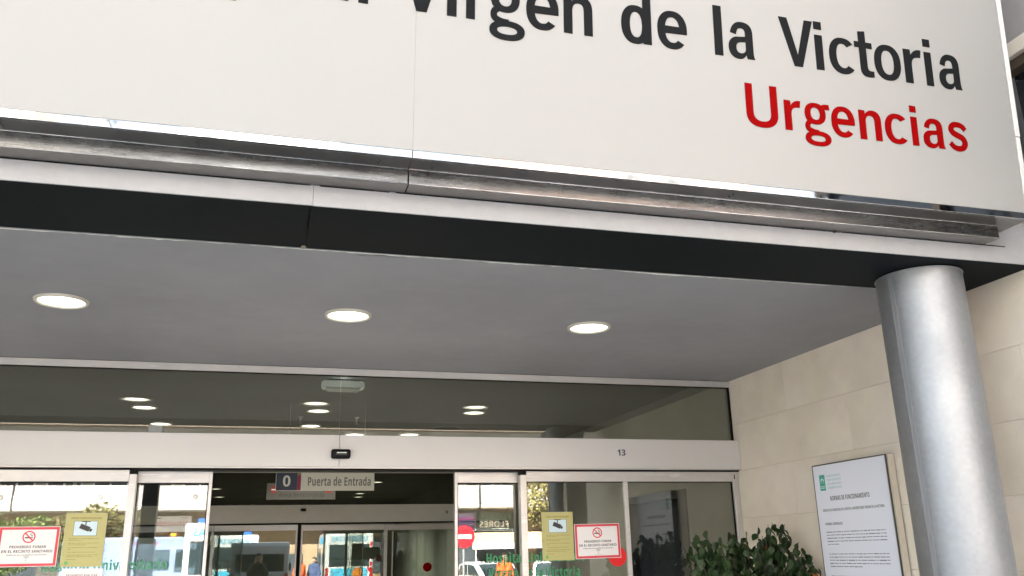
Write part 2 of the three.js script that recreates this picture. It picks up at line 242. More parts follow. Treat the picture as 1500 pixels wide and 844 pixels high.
// ---------------------------------------------------------------- sign board
{
  const t = thing('hospital_sign', 'large white sign board with dark hospital name and red Urgencias', 'sign', [0, 3.112, 3.298]);
  const th = 0.072, xr = 3.462;
  const lean = (m) => { m.rotation.x = th; return m; };
  const face = (x0, x1, n) => lean(part('panel', bb(x0, 0.001, -0.09, x1, 2.3, 0, 0.0008), M.sign, t));
  face(-5.6, -2.4770); face(-2.4764, 0.48525); face(0.48555, xr - 0.004);
  lean(part('edge_strip', bb(xr, -0.0, -0.10, xr + 0.026, 0.392, 0.002, 0.002), M.signEdge, t));
  lean(part('edge_strip', bb(xr, 0.395, -0.10, xr + 0.027, 2.3, 0.0035, 0.002), M.signEdge, t));
  lean(part('joint_gap', bb(xr - 0.004, 0.0, -0.09, xr, 2.3, -0.004), M.gasket, t));
  // polished nosing under the panels, then a stepped satin channel
  for (const [x0, x1, e] of [[-5.6, 0.484, 0], [0.487, 3.468, 1]]) {
    part('polished_strip', bb(x0, -0.033, -0.012, x1, -0.001, 0.002, 0.0015), M.polished, t);
    part('strip_underside', bb(x0, -0.0335, -0.2, x1 - 0.003 * e, -0.006, -0.0125), M.satinUnder, t);
    part('channel', bb(x0, -0.0985, -0.192, x1 - 0.09 * e, -0.0345, -0.100, 0.003), M.satin, t);
    for (const y of [-0.0352, -0.0978]) part('edge_bead', tube([[x0, y, -0.1005], [x1 - 0.09 * e, y, -0.1005]], 0.0019, 2, 6), M.polished, t);
    part('channel_underside', bb(x0 + 0.004, -0.1005, -0.190, x1 - 0.094 * e, -0.0988, -0.104), M.satinUnder, t);
  }
  for (const x of [-0.955, -0.30, 0.37, 0.575, 1.9]) for (const dz of [-0.035, -0.065]) { const c = new THREE.CylinderGeometry(rr(0.002, 0.0045), 0.005, 0.006, 7); c.translate(x + rr(-0.01, 0.01), -0.0365, dz); part('rivet', uvm(c), M.frameDark, t); }

  // lettering: each letter one raised vinyl mesh, drawn in units of the x-height
  const depth = 0.0025, AS = 1.39, S = 0.22;
  const poly = (pts, holes = []) => { const s = new THREE.Shape(pts.map((p) => new THREE.Vector2(...p))); for (const h of holes) s.holes.push(new THREE.Path(h.map((p) => new THREE.Vector2(...p)))); return s; };
  const arcPts = (cx, cy, a, b, t0, t1, n = 26) => { const o = []; for (let i = 0; i <= n; i++) { const t = ((t0 + (t1 - t0) * i / n) * Math.PI) / 180, c = Math.cos(t), s = Math.sin(t), e = 0.88; o.push([cx + a * Math.sign(c) * Math.abs(c) ** e, cy + b * Math.sign(s) * Math.abs(s) ** e]); } return o; };
  const ring = (cx, cy, a, b, ai, bi, ci = cx) => poly(arcPts(cx, cy, a, b, 0, 354, 59), [arcPts(ci, cy, ai, bi, 0, 354, 59)]);
  const bez = (p0, p1, p2, p3, n = 14) => { const o = []; for (let i = 1; i <= n; i++) { const t = i / n, u = 1 - t; o.push([0, 1].map((k) => u * u * u * p0[k] + 3 * u * u * t * p1[k] + 3 * u * t * t * p2[k] + t * t * t * p3[k])); } return o; };
  const rect = (x0, y0, x1, y1) => poly([[x0, y0], [x1, y0], [x1, y1], [x0, y1]]);
  function stroke(pts, hw, n = 60) { const c = new THREE.CatmullRomCurve3(pts.map((p) => new THREE.Vector3(p[0], p[1], 0)), false, 'centripetal'), L = [], R = []; for (let i = 0; i <= n; i++) { const p = c.getPoint(i / n), t = c.getTangent(i / n), w = typeof hw === 'number' ? hw : hw[0] + (hw[1] - hw[0]) * Math.sin(Math.PI * i / n); L.push([p.x - t.y * w, p.y + t.x * w]); R.push([p.x + t.y * w, p.y - t.x * w]); } return poly([...L, ...R.reverse()]); }
  const G = {
    l: [S, [rect(0, 0, S, AS)]], i: [S, [rect(0, 0, S, 1), rect(0, 1.165, S, AS)]],
    o: [0.836, [ring(0.418, 0.5, 0.418, 0.525, 0.2, 0.355)]],
    c: [0.79, [poly([...arcPts(0.418, 0.5, 0.418, 0.525, 42, 318, 50), ...arcPts(0.418, 0.5, 0.2, 0.355, 312, 48, 50)])]],
    e: [0.81, [poly([...arcPts(0.405, 0.5, 0.405, 0.525, -7, 318, 60), ...arcPts(0.405, 0.5, 0.2, 0.355, 312, 194, 26), [0.8, 0.415]], [[...arcPts(0.405, 0.5, 0.2, 0.355, 14, 166, 30)]])]],
    n: [0.74, [poly([[0, 0], [S, 0], [S, 0.6], ...bez([S, 0.6], [S, 0.8], [0.33, 0.835], [0.38, 0.835]), ...bez([0.38, 0.835], [0.5, 0.835], [0.52, 0.75], [0.52, 0.6]), [0.52, 0], [0.74, 0], [0.74, 0.66], ...bez([0.74, 0.66], [0.74, 0.92], [0.62, 1.025], [0.46, 1.025]), ...bez([0.46, 1.025], [0.36, 1.025], [0.27, 0.97], [0.21, 0.87]), [0.205, 1], [0, 1]])]],
    r: [0.53, [poly([[0, 0], [S, 0], [S, 0.54], ...bez([S, 0.54], [S, 0.74], [0.33, 0.8], [0.5, 0.79]), [0.53, 1.015], ...bez([0.53, 1.015], [0.38, 1.04], [0.27, 0.96], [0.21, 0.82]), [0.205, 1], [0, 1]])]],
    t: [0.55, [poly([[0.14, 1.30], [0.36, 1.33], [0.36, 1], [0.55, 1], [0.55, 0.83], [0.36, 0.83], [0.36, 0.3], ...bez([0.36, 0.3], [0.36, 0.17], [0.42, 0.155], [0.55, 0.17]), [0.55, 0], ...bez([0.55, 0], [0.3, -0.045], [0.14, 0], [0.14, 0.24]), [0.14, 0.83], [0, 0.83], [0, 1], [0.14, 1]])]],
    d: [0.8, [rect(0.58, 0, 0.8, AS), ring(0.375, 0.5, 0.375, 0.525, 0.165, 0.35, 0.39)]],
    p: [0.8, [rect(0, -0.38, S, 1), ring(0.425, 0.5, 0.375, 0.525, 0.165, 0.35, 0.41)]],
    a: [0.74, [poly([[0.06, 0.7], ...bez([0.06, 0.7], [0.1, 0.92], [0.22, 1.025], [0.39, 1.025]), ...bez([0.39, 1.025], [0.6, 1.025], [0.7, 0.92], [0.7, 0.7]), [0.7, 0.24], ...bez([0.7, 0.24], [0.7, 0.12], [0.715, 0.05], [0.74, 0]), [0.525, 0], ...bez([0.525, 0], [0.5, 0.08], [0.49, 0.14], [0.49, 0.2]), [0.49, 0.68], ...bez([0.49, 0.68], [0.49, 0.81], [0.45, 0.85], [0.385, 0.85]), ...bez([0.385, 0.85], [0.29, 0.85], [0.25, 0.8], [0.225, 0.66])]), poly([...arcPts(0.3, 0.285, 0.3, 0.31, 90, 270, 30), ...bez([0.3, -0.025], [0.4, -0.025], [0.46, 0.04], [0.5, 0.12]), [0.5, 0.30], ...bez([0.5, 0.3], [0.48, 0.18], [0.42, 0.135], [0.335, 0.135]), ...bez([0.335, 0.135], [0.255, 0.135], [0.212, 0.19], [0.212, 0.285]), ...bez([0.212, 0.285], [0.212, 0.39], [0.27, 0.44], [0.36, 0.455]), [0.5, 0.47], [0.5, 0.62]])]],
    s: [0.82, [stroke([[0.735, 0.755], [0.61, 0.885], [0.43, 0.925], [0.25, 0.885], [0.165, 0.745], [0.25, 0.615], [0.43, 0.535], [0.61, 0.445], [0.675, 0.285], [0.595, 0.13], [0.42, 0.072], [0.23, 0.11], [0.085, 0.25]], [0.088, 0.105])]],
    g: [0.93, [ring(0.42, 0.66, 0.37, 0.365, 0.165, 0.205), stroke([[0.6, 0.80], [0.72, 0.905], [0.93, 0.93]], 0.088), stroke([[0.27, 0.42], [0.135, 0.29], [0.145, 0.14], [0.3, 0.055], [0.5, 0.03]], 0.082), ring(0.465, -0.175, 0.45, 0.25, 0.255, 0.105)]],
    V: [1.02, [poly([[0, 1.37], [0.245, 1.37], [0.51, 0.32], [0.775, 1.37], [1.02, 1.37], [0.63, 0], [0.39, 0]])]],
    U: [1.1, [poly([[0, 1.4], [0, 0.45], ...bez([0, 0.45], [0, 0.13], [0.2, -0.03], [0.55, -0.03]), ...bez([0.55, -0.03], [0.9, -0.03], [1.1, 0.13], [1.1, 0.45]), [1.1, 1.4], [0.855, 1.4], [0.855, 0.46], ...bez([0.855, 0.46], [0.855, 0.26], [0.74, 0.17], [0.55, 0.17]), ...bez([0.55, 0.17], [0.36, 0.17], [0.245, 0.26], [0.245, 0.46]), [0.245, 1.4]])]],
    H: [1.0, [poly([[0, 0], [0.25, 0], [0.25, 0.6], [0.75, 0.6], [0.75, 0], [1, 0], [1, 1.37], [0.75, 1.37], [0.75, 0.8], [0.25, 0.8], [0.25, 1.37], [0, 1.37]])]],
  };
  const cut = {};
  const XH = 0.177;
  function put(ch, x0, x1, base, xh, mat) {
    cut[ch] ??= merge(G[ch][1].map((s, i) => new THREE.ExtrudeGeometry(s, { depth: 1 + 0.12 * i, bevelEnabled: false, curveSegments: 12 })));
    const g = cut[ch].clone(); g.scale((x1 - x0) / G[ch][0], xh, depth); g.translate(x0, base, 0.0006); g.computeVertexNormals();
    lean(part('letter', uvm(g), mat, t));
  }
  const L1 = [['H', -0.80, -0.63], ['o', -0.60, -0.45], ['s', -0.425, -0.285], ['p', -0.248, -0.11], ['i', -0.075, -0.036], ['t', -0.015, 0.075], ['a', 0.085, 0.213], ['l', 0.252, 0.291],
    ['V', 0.416, 0.597], ['i', 0.612, 0.652], ['r', 0.692, 0.783], ['g', 0.789, 0.947], ['e', 0.952, 1.096], ['n', 1.119, 1.250], ['d', 1.384, 1.526], ['e', 1.556, 1.699],
    ['l', 1.834, 1.875], ['a', 1.905, 2.036], ['V', 2.172, 2.352], ['i', 2.358, 2.399], ['c', 2.432, 2.572], ['t', 2.575, 2.672], ['o', 2.680, 2.828], ['r', 2.850, 2.952], ['i', 2.970, 3.010], ['a', 3.048, 3.176]];
  for (const [c, a, b] of L1) put(c, a, b, 0.603, XH, M.black);
  const L2 = [['U', 1.972, 2.132], ['r', 2.166, 2.252], ['g', 2.264, 2.402], ['e', 2.410, 2.535], ['n', 2.560, 2.680], ['c', 2.700, 2.826], ['i', 2.848, 2.883], ['a', 2.912, 3.032], ['s', 3.052, 3.171]];
  for (const [c, a, b] of L2) put(c, a, b, 0.281, 0.145, M.red);
}

// ---------------------------------------------------------------- steel column
{
  const cx = 3.2128, cz = 2.8084, R = 0.2069;
  const t = thing('steel_column', 'round galvanised steel column at the right corner of the porch', 'column', [cx, 0, cz]);
  const g = new THREE.CylinderGeometry(R, R, 2.915, 160, 24, true); g.translate(0, 1.4575 + 0.006, 0);
  { const uv = g.attributes.uv; for (let i = 0; i < uv.count; i++) uv.setXY(i, uv.getX(i) * 1.3, uv.getY(i) * 2.9); 
    const p = g.attributes.position, nn = vnoise(8, 41); for (let i = 0; i < p.count; i++) { const a = Math.atan2(p.getZ(i), p.getX(i)), y = p.getY(i); const k = 1 + 0.0012 * (nn((a / 6.2832 + 0.5) , y / 2.9 * 0.7) - 0.5); p.setX(i, p.getX(i) * k); p.setZ(i, p.getZ(i) * k); } }
  part('shaft', g, M.galva, t);
  const arc = (r0, a0, a1, y0, y1, n = 10) => { const q = new THREE.CylinderGeometry(r0, r0, y1 - y0, n, 1, true, a0, a1 - a0); q.translate(0, (y0 + y1) / 2, 0); return q; };
  // three cylinders measure theta from +z towards +x; seam stands at phi (from +x towards +z)
  const th = (deg) => Math.PI / 2 - (deg * Math.PI) / 180;
  const lap = arc(R + 0.0018, th(173.5), th(167), 0.01, 2.912); lap.attributes.uv.array.forEach((v, i, a) => { a[i] = v * 0.3 + 0.21; });
  part('lap_seam', lap, std([0.405, 0.418, 0.445], 0.68, 1, { map: again(spangle, 1, 3) }), t);
  const edge = (deg) => { const a = (deg * Math.PI) / 180; return tube([[Math.cos(a) * (R + 0.002), 0.01, Math.sin(a) * (R + 0.002)], [Math.cos(a) * (R + 0.002), 2.912, Math.sin(a) * (R + 0.002)]], 0.0009, 2, 6); };
  part('seam_edge', edge(167), M.galva, t); part('seam_edge', edge(173.5), M.galva, t);
  const rim = new THREE.TorusGeometry(R + 0.001, 0.0035, 8, 120); rim.rotateX(Math.PI / 2); rim.translate(0, 2.918, 0);
  part('top_rim', rim, M.galva, t);
  const cap = new THREE.CylinderGeometry(R - 0.006, R - 0.006, 0.008, 80); cap.translate(0, 2.9205, 0); part('sealant', cap, M.gasket, t);
}

// ---------------------------------------------------------------- downlights
function downlight(name, label, group, pos, r, power) {
  const t = thing(name, label, 'ceiling light', pos, 0, group);
  const prof = [[r * 0.855, -0.001], [r * 0.862, -0.010], [r * 0.90, -0.014], [r * 0.965, -0.0135], [r, -0.009], [r, -0.002], [r * 1.012, -0.0005]].map((p) => new THREE.Vector2(...p));
  part('trim_ring', new THREE.LatheGeometry(prof, 56), std([0.50, 0.47, 0.40], 0.45), t);
  const d = new THREE.CylinderGeometry(r * 0.855, r * 0.855, 0.004, 48); d.translate(0, -0.0035, 0);
  part('diffuser', d, M.lamp, t);
  if (power) { const l = new THREE.SpotLight(lin(1, 0.93, 0.8), power, 12, 1.25, 0.6); l.position.set(pos[0], pos[1] - 0.02, pos[2]); l.target.position.set(pos[0], 0, pos[2]); l.castShadow = true; scene.add(l, l.target); }
  return t;
}
[['leftmost', -1.077], ['middle', 0.412], ['rightmost', 1.879]].forEach(([w, x]) => downlight('porch_downlight', w === 'middle' ? 'middle of three round lit downlights in the grey porch ceiling' : `${w} of the three round lit downlights in the porch ceiling`, 'downlights in the porch ceiling', [x, HC, 1.51], 0.133, 0.2));
const lobbyLights = [[-1.12, -2.40, 'round lobby light on the left, nearest behind the transom glass'], [0.49, -2.39, 'round lobby light just left of the glass joint, nearest row'], [2.05, -2.30, 'round lobby light on the right side behind the transom glass'], [-1.08, -3.47, 'round lobby light on the left, second row behind the transom'], [0.47, -3.44, 'round lobby light near the glass joint, second row behind the transom'],
  [1.02, -4.11, 'lobby light low behind the transom, right of the glass joint'], [1.665, -4.04, 'lobby light low behind the transom, farther right'], [-0.92, -12.7, 'far ceiling light seen at the left of the open doorway'], [-0.95, -15.2, 'farthest ceiling light at the left of the open doorway'], [2.15, -11.0, 'far ceiling light right of the hanging entrance sign'], [2.16, -14.2, 'farther ceiling light low right of the hanging entrance sign'], [2.25, -15.4, 'farthest ceiling light low beside the hanging entrance sign']];
lobbyLights.forEach(([x, z, l], i) => downlight('lobby_downlight', l, 'downlights in the lobby ceiling', [x, 2.998, z], i < 5 ? 0.12 : 0.13, i === 5 || i === 6 ? 0.12 : 0.9));

// ---------------------------------------------------------------- lobby
{
  struct('lobby_floor', bb(-5.99, 0.001, -19.3, WX, 0.012, -0.12), M.floorIn);
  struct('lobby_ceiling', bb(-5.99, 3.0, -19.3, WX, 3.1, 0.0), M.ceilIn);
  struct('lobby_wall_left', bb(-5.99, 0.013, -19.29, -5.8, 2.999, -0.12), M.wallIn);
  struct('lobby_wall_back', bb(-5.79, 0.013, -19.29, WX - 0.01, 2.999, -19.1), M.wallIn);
  // right wall with its doorway
  const t = thing('lobby_side_wall', 'pale lobby side wall seen through the right glass pane', 'wall', [WX, 0, 0]);
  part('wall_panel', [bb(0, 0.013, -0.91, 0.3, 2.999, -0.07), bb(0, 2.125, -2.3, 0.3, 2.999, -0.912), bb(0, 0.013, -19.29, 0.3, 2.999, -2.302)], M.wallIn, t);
  const d = thing('side_door', 'dark blue door in the lobby side wall behind glass', 'door', [WX, 0, 0]);
  part('leaf', bb(0.08, 0.014, -2.22, 0.12, 2.06, -1.05), M.blueDoor, d);
  part('frame', [bb(-0.015, 0.014, -1.05, 0.14, 2.123, -0.915), bb(-0.015, 0.014, -2.3, 0.14, 2.123, -2.22), bb(-0.01, 2.06, -2.22, 0.14, 2.123, -1.05)], M.frameDark, d);
  part('handle', tube([[0.05, 1.02, -2.1], [0.02, 1.02, -2.1], [0.02, 1.02, -1.98]], 0.009, 8, 8), M.alu, d);
}
// unlit emergency lamp; its glow and point light are added to brighten it
{
  { const l = new THREE.PointLight(lin(0.9, 1, 0.95), 0.006, 4); l.position.set(0.588, 2.955, -0.81); l.castShadow = true; scene.add(l); }
  const t = thing('emergency_lamp', 'grey plastic emergency lamp on the lobby ceiling behind the transom', 'emergency light', [0.588, 3.0, -0.81]);
  part('housing', new RoundedBoxGeometry(0.35, 0.075, 0.09, 4, 0.028).translate(0, -0.045, 0), M.plasticGreyGlow, t);
  part('added_glow_bar', new RoundedBoxGeometry(0.25, 0.012, 0.03, 2, 0.005).translate(0, -0.096, 0.012), std([0.5, 0.5, 0.5], 0.4, 0, { emissive: lin(1, 1, 0.97), emissiveIntensity: 0.004 }), t);
  part('diffuser', new RoundedBoxGeometry(0.28, 0.028, 0.07, 3, 0.01).translate(0, -0.078, 0.012), std([0.7, 0.73, 0.7], 0.25), t);
  part('mounting_plate', bb(-0.13, -0.01, -0.04, 0.13, -0.001, 0.04), M.frameDark, t);
}
for (const [x, l] of [[0.334, 'small metal sprinkler head left of the glass joint'], [0.913, 'small metal sprinkler head right of the glass joint']]) {
  const t = thing('sprinkler_head', l, 'sprinkler', [x, 3.0, -2.84], 0, 'sprinkler heads on the lobby ceiling');
  const c = new THREE.LatheGeometry([[0.0, -0.07], [0.022, -0.07], [0.022, -0.066], [0.008, -0.06], [0.012, -0.03], [0.018, -0.02], [0.018, -0.004], [0.035, -0.004], [0.035, 0]].map((p) => new THREE.Vector2(...p)), 16); part('body', c, M.alu, t);
}
{
  const t = thing('ceiling_speaker', 'round dark ceiling disc low behind the right transom pane', 'ceiling speaker', [2.008, 2.999, -3.47]);
  part('grille', new THREE.CylinderGeometry(0.15, 0.15, 0.01, 40).translate(0, -0.006, 0), std([0.06, 0.06, 0.055], 0.6), t);
  part('rim', new THREE.TorusGeometry(0.152, 0.007, 8, 40).rotateX(Math.PI / 2).translate(0, -0.004, 0), std([0.3, 0.3, 0.28], 0.5), t);
}

// ---------------------------------------------------------------- glazed entrance
const SEAM = 0.507;
{
  const t = thing('entrance_doors', 'glazed automatic entrance with white frame, transom panes and wide header', 'entrance');
  // header casing in two lengths, with a drip lip
  part('header', bb(-5.8, 2.207, -0.10, SEAM - 0.001, 2.43, 0.08, 0.004), M.lacquer, t);
  part('header', bb(SEAM + 0.001, 2.207, -0.10, WX - 0.002, 2.43, 0.08, 0.004), M.lacquer, t);
  part('header_lip', bb(-5.8, 2.198, -0.095, WX - 0.004, 2.2065, 0.071), M.alu, t);
  part('header_shadow_gap', bb(-5.8, 2.187, -0.09, WX - 0.004, 2.1975, 0.045), M.gasket, t);
  part('transom_bar', bb(-5.8, 2.874, -0.05, WX - 0.002, 2.923, 0.022, 0.003), M.alu, t);
  const pane = (x0, y0, x1, y1, z, p = t, m = M.glass) => part('pane', bb(x0, y0, z - 0.005, x1, y1, z + 0.005), m, p);
  pane(-5.8, 2.428, SEAM - 0.0015, 2.873, -0.004); pane(SEAM + 0.0015, 2.428, WX - 0.012, 2.873, -0.0055);
  part('gasket', [bb(-5.8, 2.866, 0.004, WX - 0.012, 2.8735, 0.012), bb(WX - 0.012, 2.43, -0.02, WX - 0.004, 2.873, 0.01), bb(-5.8, 2.4305, 0.003, WX - 0.012, 2.4345, 0.010)], M.gasket, t);
  // fixed side lights
  const fixed = (x0, x1, label) => {
    part('rail', bb(x0, 2.111, -0.03, x1, 2.1865, 0.028, 0.003), M.alu, t);
    part('rail', bb(x0, 0.0, -0.03, x1, 0.1, 0.028, 0.003), M.alu, t);
    part('gasket', [bb(x0, 2.105, 0.0, x1, 2.1105, 0.012)], M.gasket, t);
    pane(x0 + 0.002, 0.1, x1 - 0.002, 2.111, 0);
  };
  const post = (x0, x1, name = 'post', y1 = 2.187) => { part(name, bb(x0, 0, -0.035, x1, y1 - 0.028, 0.034, 0.003), M.alu, t); part('post_cap', bb(x0 + 0.001, y1 - 0.0275, -0.03, x1 - 0.001, y1, 0.03), M.gasket, t); };
  fixed(-2.45, -0.858); post(-0.857, -0.811); post(-2.51, -2.452); fixed(-5.8, -2.511);
  post(1.847, 1.895); fixed(1.896, 2.678); part('mullion', bb(2.679, 0, -0.03, 2.712, 2.1105, 0.026, 0.003), M.alu, t);
  part('rail', bb(2.678, 2.111, -0.03, 3.622, 2.1865, 0.0285, 0.003), M.alu, t);
  fixedRight();
  function fixedRight() { pane(2.713, 0.1, 3.62, 2.1105, 0); part('rail', bb(2.713, 0, -0.03, 3.622, 0.1, 0.028, 0.003), M.alu, t); part('gasket', [bb(2.713, 2.105, 0, 3.62, 2.1105, 0.012), bb(3.612, 0.1, 0.0, 3.6215, 2.105, 0.012)], M.gasket, t); }
  part('jamb', [bb(3.623, 0, -0.03, 3.652, 2.187, 0.03, 0.003), bb(3.654, 0, -0.03, WX - 0.002, 2.187, 0.022, 0.003)], M.alu, t);
  part('keyhole', bb(3.632, 2.13, 0.03, 3.639, 2.165, 0.0325), M.gasket, t);
  part('door_track', bb(-0.80, 2.19, -0.20, 1.84, 2.215, -0.102, 0.003), std([0.10, 0.10, 0.10], 0.4), t);
  // open sliding leaves
  const leaf = (x0, x1, edge) => {
    const g = new THREE.Group(); g.name = 'sliding_leaf'; g.position.set(0, 0, -0.075); t.add(g);
    const lm = (n, geo, m) => part(n, geo, m, g);
    lm('rail', bb(x0 + 0.022, 2.108, -0.02, x1 - 0.022, 2.1865, 0.02, 0.003), M.alu); lm('rail', bb(x0 + 0.022, 0.012, -0.02, x1 - 0.022, 0.1, 0.02, 0.003), M.alu);
    lm('stile', bb(x0, 0.012, -0.021, x0 + 0.022, 2.1865, 0.021, 0.003), M.alu); lm('stile', bb(x1 - 0.022, 0.012, -0.021, x1, 2.1865, 0.021, 0.003), M.alu);
    lm('pane', bb(x0 + 0.022, 0.1, -0.004, x1 - 0.022, 2.108, 0.004), M.glass);
    lm('gasket', [bb(x0 + 0.022, 2.1025, 0.0, x1 - 0.022, 2.1078, 0.012), bb(edge > 0 ? x1 - 0.028 : x0 + 0.022, 0.1, 0.0, edge > 0 ? x1 - 0.022 : x0 + 0.028, 2.1, 0.012)], M.gasket);
  };
  leaf(-1.21, -0.336, 1); leaf(1.367, 2.24, -1);
  // radar sensor on the header
  const s = new THREE.Group(); s.name = 'motion_sensor'; s.position.set(0.515, 2.294, 0.08); t.add(s);
  part('housing', new RoundedBoxGeometry(0.135, 0.066, 0.05, 4, 0.016).translate(0, 0, 0.026), new THREE.MeshPhysicalMaterial({ color: lin(0.004, 0.004, 0.0045), roughness: 0.4, specularIntensity: 0.25 }), s);
  part('lens', new RoundedBoxGeometry(0.085, 0.03, 0.02, 3, 0.009).translate(0.004, 0.002, 0.046), std([0.01, 0.01, 0.012], 0.08), s);
  part('lens_bar', bb(-0.028, 0.006, 0.0565, 0.036, 0.0095, 0.0583, 0.001), M.plasticGreyGlow, s);
  const num = new TextGeometry('13', { font, size: 0.046, depth: 0.0012, curveSegments: 8 }); num.computeBoundingBox(); num.translate(2.617, 2.303, 0.0803);
  part('number', uvm(num), std([0.012, 0.03, 0.09], 0.5), t);
  // green vinyl lettering on the glass
  const green = std([0.02, 0.19, 0.075], 0.6), greenPale = std([0.05, 0.24, 0.12], 0.6);
  const words = (txt, x, y, size, w, m) => { const g = new TextGeometry(txt, { font, size, depth: 0.0012, curveSegments: 6 }); g.computeBoundingBox(); const b = g.boundingBox; g.translate(-b.min.x, 0, 0); g.scale(w / (b.max.x - b.min.x), 1, 1); g.translate(x, y, 0.0054); part('lettering', uvm(g), m, t); };
  words('Hospital Universitario', -1.32, 1.553, 0.062, 0.745, greenPale); words('Virgen de la Victoria', -1.25, 1.44, 0.062, 0.66, greenPale);
  words('Hospital Universitario', 1.585, 1.535, 0.068, 0.76, green); words('Virgen de la Victoria', 1.60, 1.43, 0.068, 0.70, green);
}

// ---------------------------------------------------------------- inner doors, deep in the lobby
{
  const Z = -7, t = thing('inner_doors', 'second set of automatic glass doors deep inside the lobby', 'entrance', [0, 0, Z]);
  const b = (n, g, m = M.lacquer, l) => part(n, g, m, t, l);
  const inM = std([0.60, 0.585, 0.55], 0.45, 0, { map: again(grime, 0.5, 0.9) });
  b('header', bb(-5.78, 2.09, -0.1, 3.66, 2.34, 0.06, 0.004), inM); b('gasket', [bb(-5.78, 2.068, -0.05, 3.66, 2.089, 0.03)], M.gasket);
  b('rail', bb(-0.62, 1.985, -0.02, 0.50, 2.066, 0.03, 0.003), M.alu); b('rail', bb(0.60, 1.978, -0.02, 1.775, 2.058, 0.03, 0.003), M.alu); b('rail', bb(1.825, 1.97, -0.02, 3.66, 2.05, 0.03, 0.003), M.alu); b('rail', bb(-5.78, 1.985, -0.02, -0.66, 2.066, 0.03, 0.003), M.alu);
  b('stile', bb(0.50, 0.012, -0.02, 0.525, 2.066, 0.04, 0.003), M.alu); b('stile', bb(0.575, 0.012, -0.02, 0.60, 2.06, 0.04, 0.003), M.alu); b('post', bb(1.777, 0.012, -0.02, 1.823, 2.05, 0.05, 0.003), M.alu); b('stile', bb(-0.655, 0.012, -0.02, -0.622, 2.066, 0.04, 0.003), M.alu);
  b('meeting_gap', bb(0.528, 0.012, -0.03, 0.572, 2.07, 0.0), M.gasket);
  for (const [x0, x1] of [[-5.78, -0.656], [-0.62, 0.50], [0.602, 1.775], [1.825, 3.66]]) b('pane', bb(x0, 0.012, -0.005, x1, 1.985, 0.005), M.inner);
  b('transom_pane', bb(-5.78, 2.342, -0.02, 3.66, 2.995, -0.01), new THREE.MeshPhysicalMaterial({ color: lin(0.5, 0.52, 0.48), roughness: 0, transmission: 1, thickness: 0, ior: 1.18 }));
  b('motion_sensor', new RoundedBoxGeometry(0.075, 0.04, 0.04, 3, 0.01).translate(0.59, 2.27, 0.08), M.gasket);
  const g = new TextGeometry('H', { font, size: 0.045, depth: 0.002 }); g.translate(2.69, 2.2, 0.061); b('number', uvm(g), M.gasket);
  const dot = new THREE.CylinderGeometry(0.066, 0.066, 0.002, 40); dot.rotateX(Math.PI / 2); dot.translate(2.43, 1.433, 0.008); b('red_dot', dot, M.red, 'red warning dot on the inner right pane');
  b('pull_handle', tube([[1.90, 1.2, 0.05], [1.90, 1.95, 0.05]], 0.012, 4, 8), M.alu);
}

// ---------------------------------------------------------------- prints
function canvasTex(w, h, draw) { const c = document.createElement('canvas'); c.width = w; c.height = h; const x = c.getContext('2d'); draw(x, w, h); const t = new THREE.CanvasTexture(c); t.colorSpace = THREE.SRGBColorSpace; t.anisotropy = 8; return t; }
function printed(name, label, category, w, h, tex, pos, tilt, group, rough = 0.5, thick = 0.0016) { // sheet centred at pos facing +z
  const t = thing(name, label, category, pos, 0, group); t.rotation.z = tilt;
  const side = std([0.7, 0.7, 0.66], 0.6), front = new THREE.MeshStandardMaterial({ map: tex, roughness: rough });
  part('backing', bb(-w / 2, -h / 2, 0, w / 2, h / 2, thick), side, t);
  const f = new THREE.PlaneGeometry(w - 0.001, h - 0.001); f.translate(0, 0, thick + 0.0012); part('print', f, front, t); return t;
}
function lines(x, y, w, n, lh, seedv, col, short = 0.6) { // justified rows of small words, as small print reads from afar
  return (c) => { let s = seedv; const q = () => { s = (s * 1664525 + 1013904223) >>> 0; return s / 4294967296; }; c.fillStyle = col; for (let i = 0; i < n; i++) { let px = x; const end = i === n - 1 ? x + w * short : x + w; while (px < end) { const ww = Math.min(lh * (0.6 + q() * 3), end - px); const hgt = lh * (0.24 + 0.1 * q()); c.globalAlpha = 0.6 + 0.35 * q(); c.fillRect(px, y + i * lh, ww, hgt); px += ww + lh * 0.3; } } c.globalAlpha = 1; };
}
function prohibition(c, x, y, r) {
  c.strokeStyle = '#222'; c.fillStyle = '#222'; c.fillRect(x - r * 0.62, y + r * 0.02, r * 0.9, r * 0.2); c.fillRect(x + r * 0.34, y + r * 0.02, r * 0.1, r * 0.2); c.fillRect(x + r * 0.5, y + r * 0.02, r * 0.1, r * 0.2);
  c.lineWidth = r * 0.07; for (const k of [0.36, 0.54]) { c.beginPath(); c.moveTo(x + r * k, y - r * 0.05); c.bezierCurveTo(x + r * (k + 0.12), y - r * 0.3, x + r * (k - 0.3), y - r * 0.25, x + r * (k - 0.15), y - r * 0.6); c.stroke(); }
  c.strokeStyle = '#c4202f'; c.lineWidth = r * 0.2; c.beginPath(); c.arc(x, y, r * 0.88, 0, 7); c.stroke(); c.beginPath(); c.moveTo(x - r * 0.6, y - r * 0.6); c.lineTo(x + r * 0.6, y + r * 0.6); c.stroke();
}
function emblem(c, x, y, s, col) { c.strokeStyle = col; c.lineWidth = s * 0.12; for (let k = 0; k < 3; k++) { c.beginPath(); c.arc(x, y + s * 0.25, s * (0.95 - k * 0.28), Math.PI * 1.22, Math.PI * 1.78); c.stroke(); } c.fillStyle = col; c.beginPath(); c.moveTo(x - s * 0.16, y + s * 0.6); c.lineTo(x, y + s * 0.1); c.lineTo(x + s * 0.16, y + s * 0.6); c.fill(); }
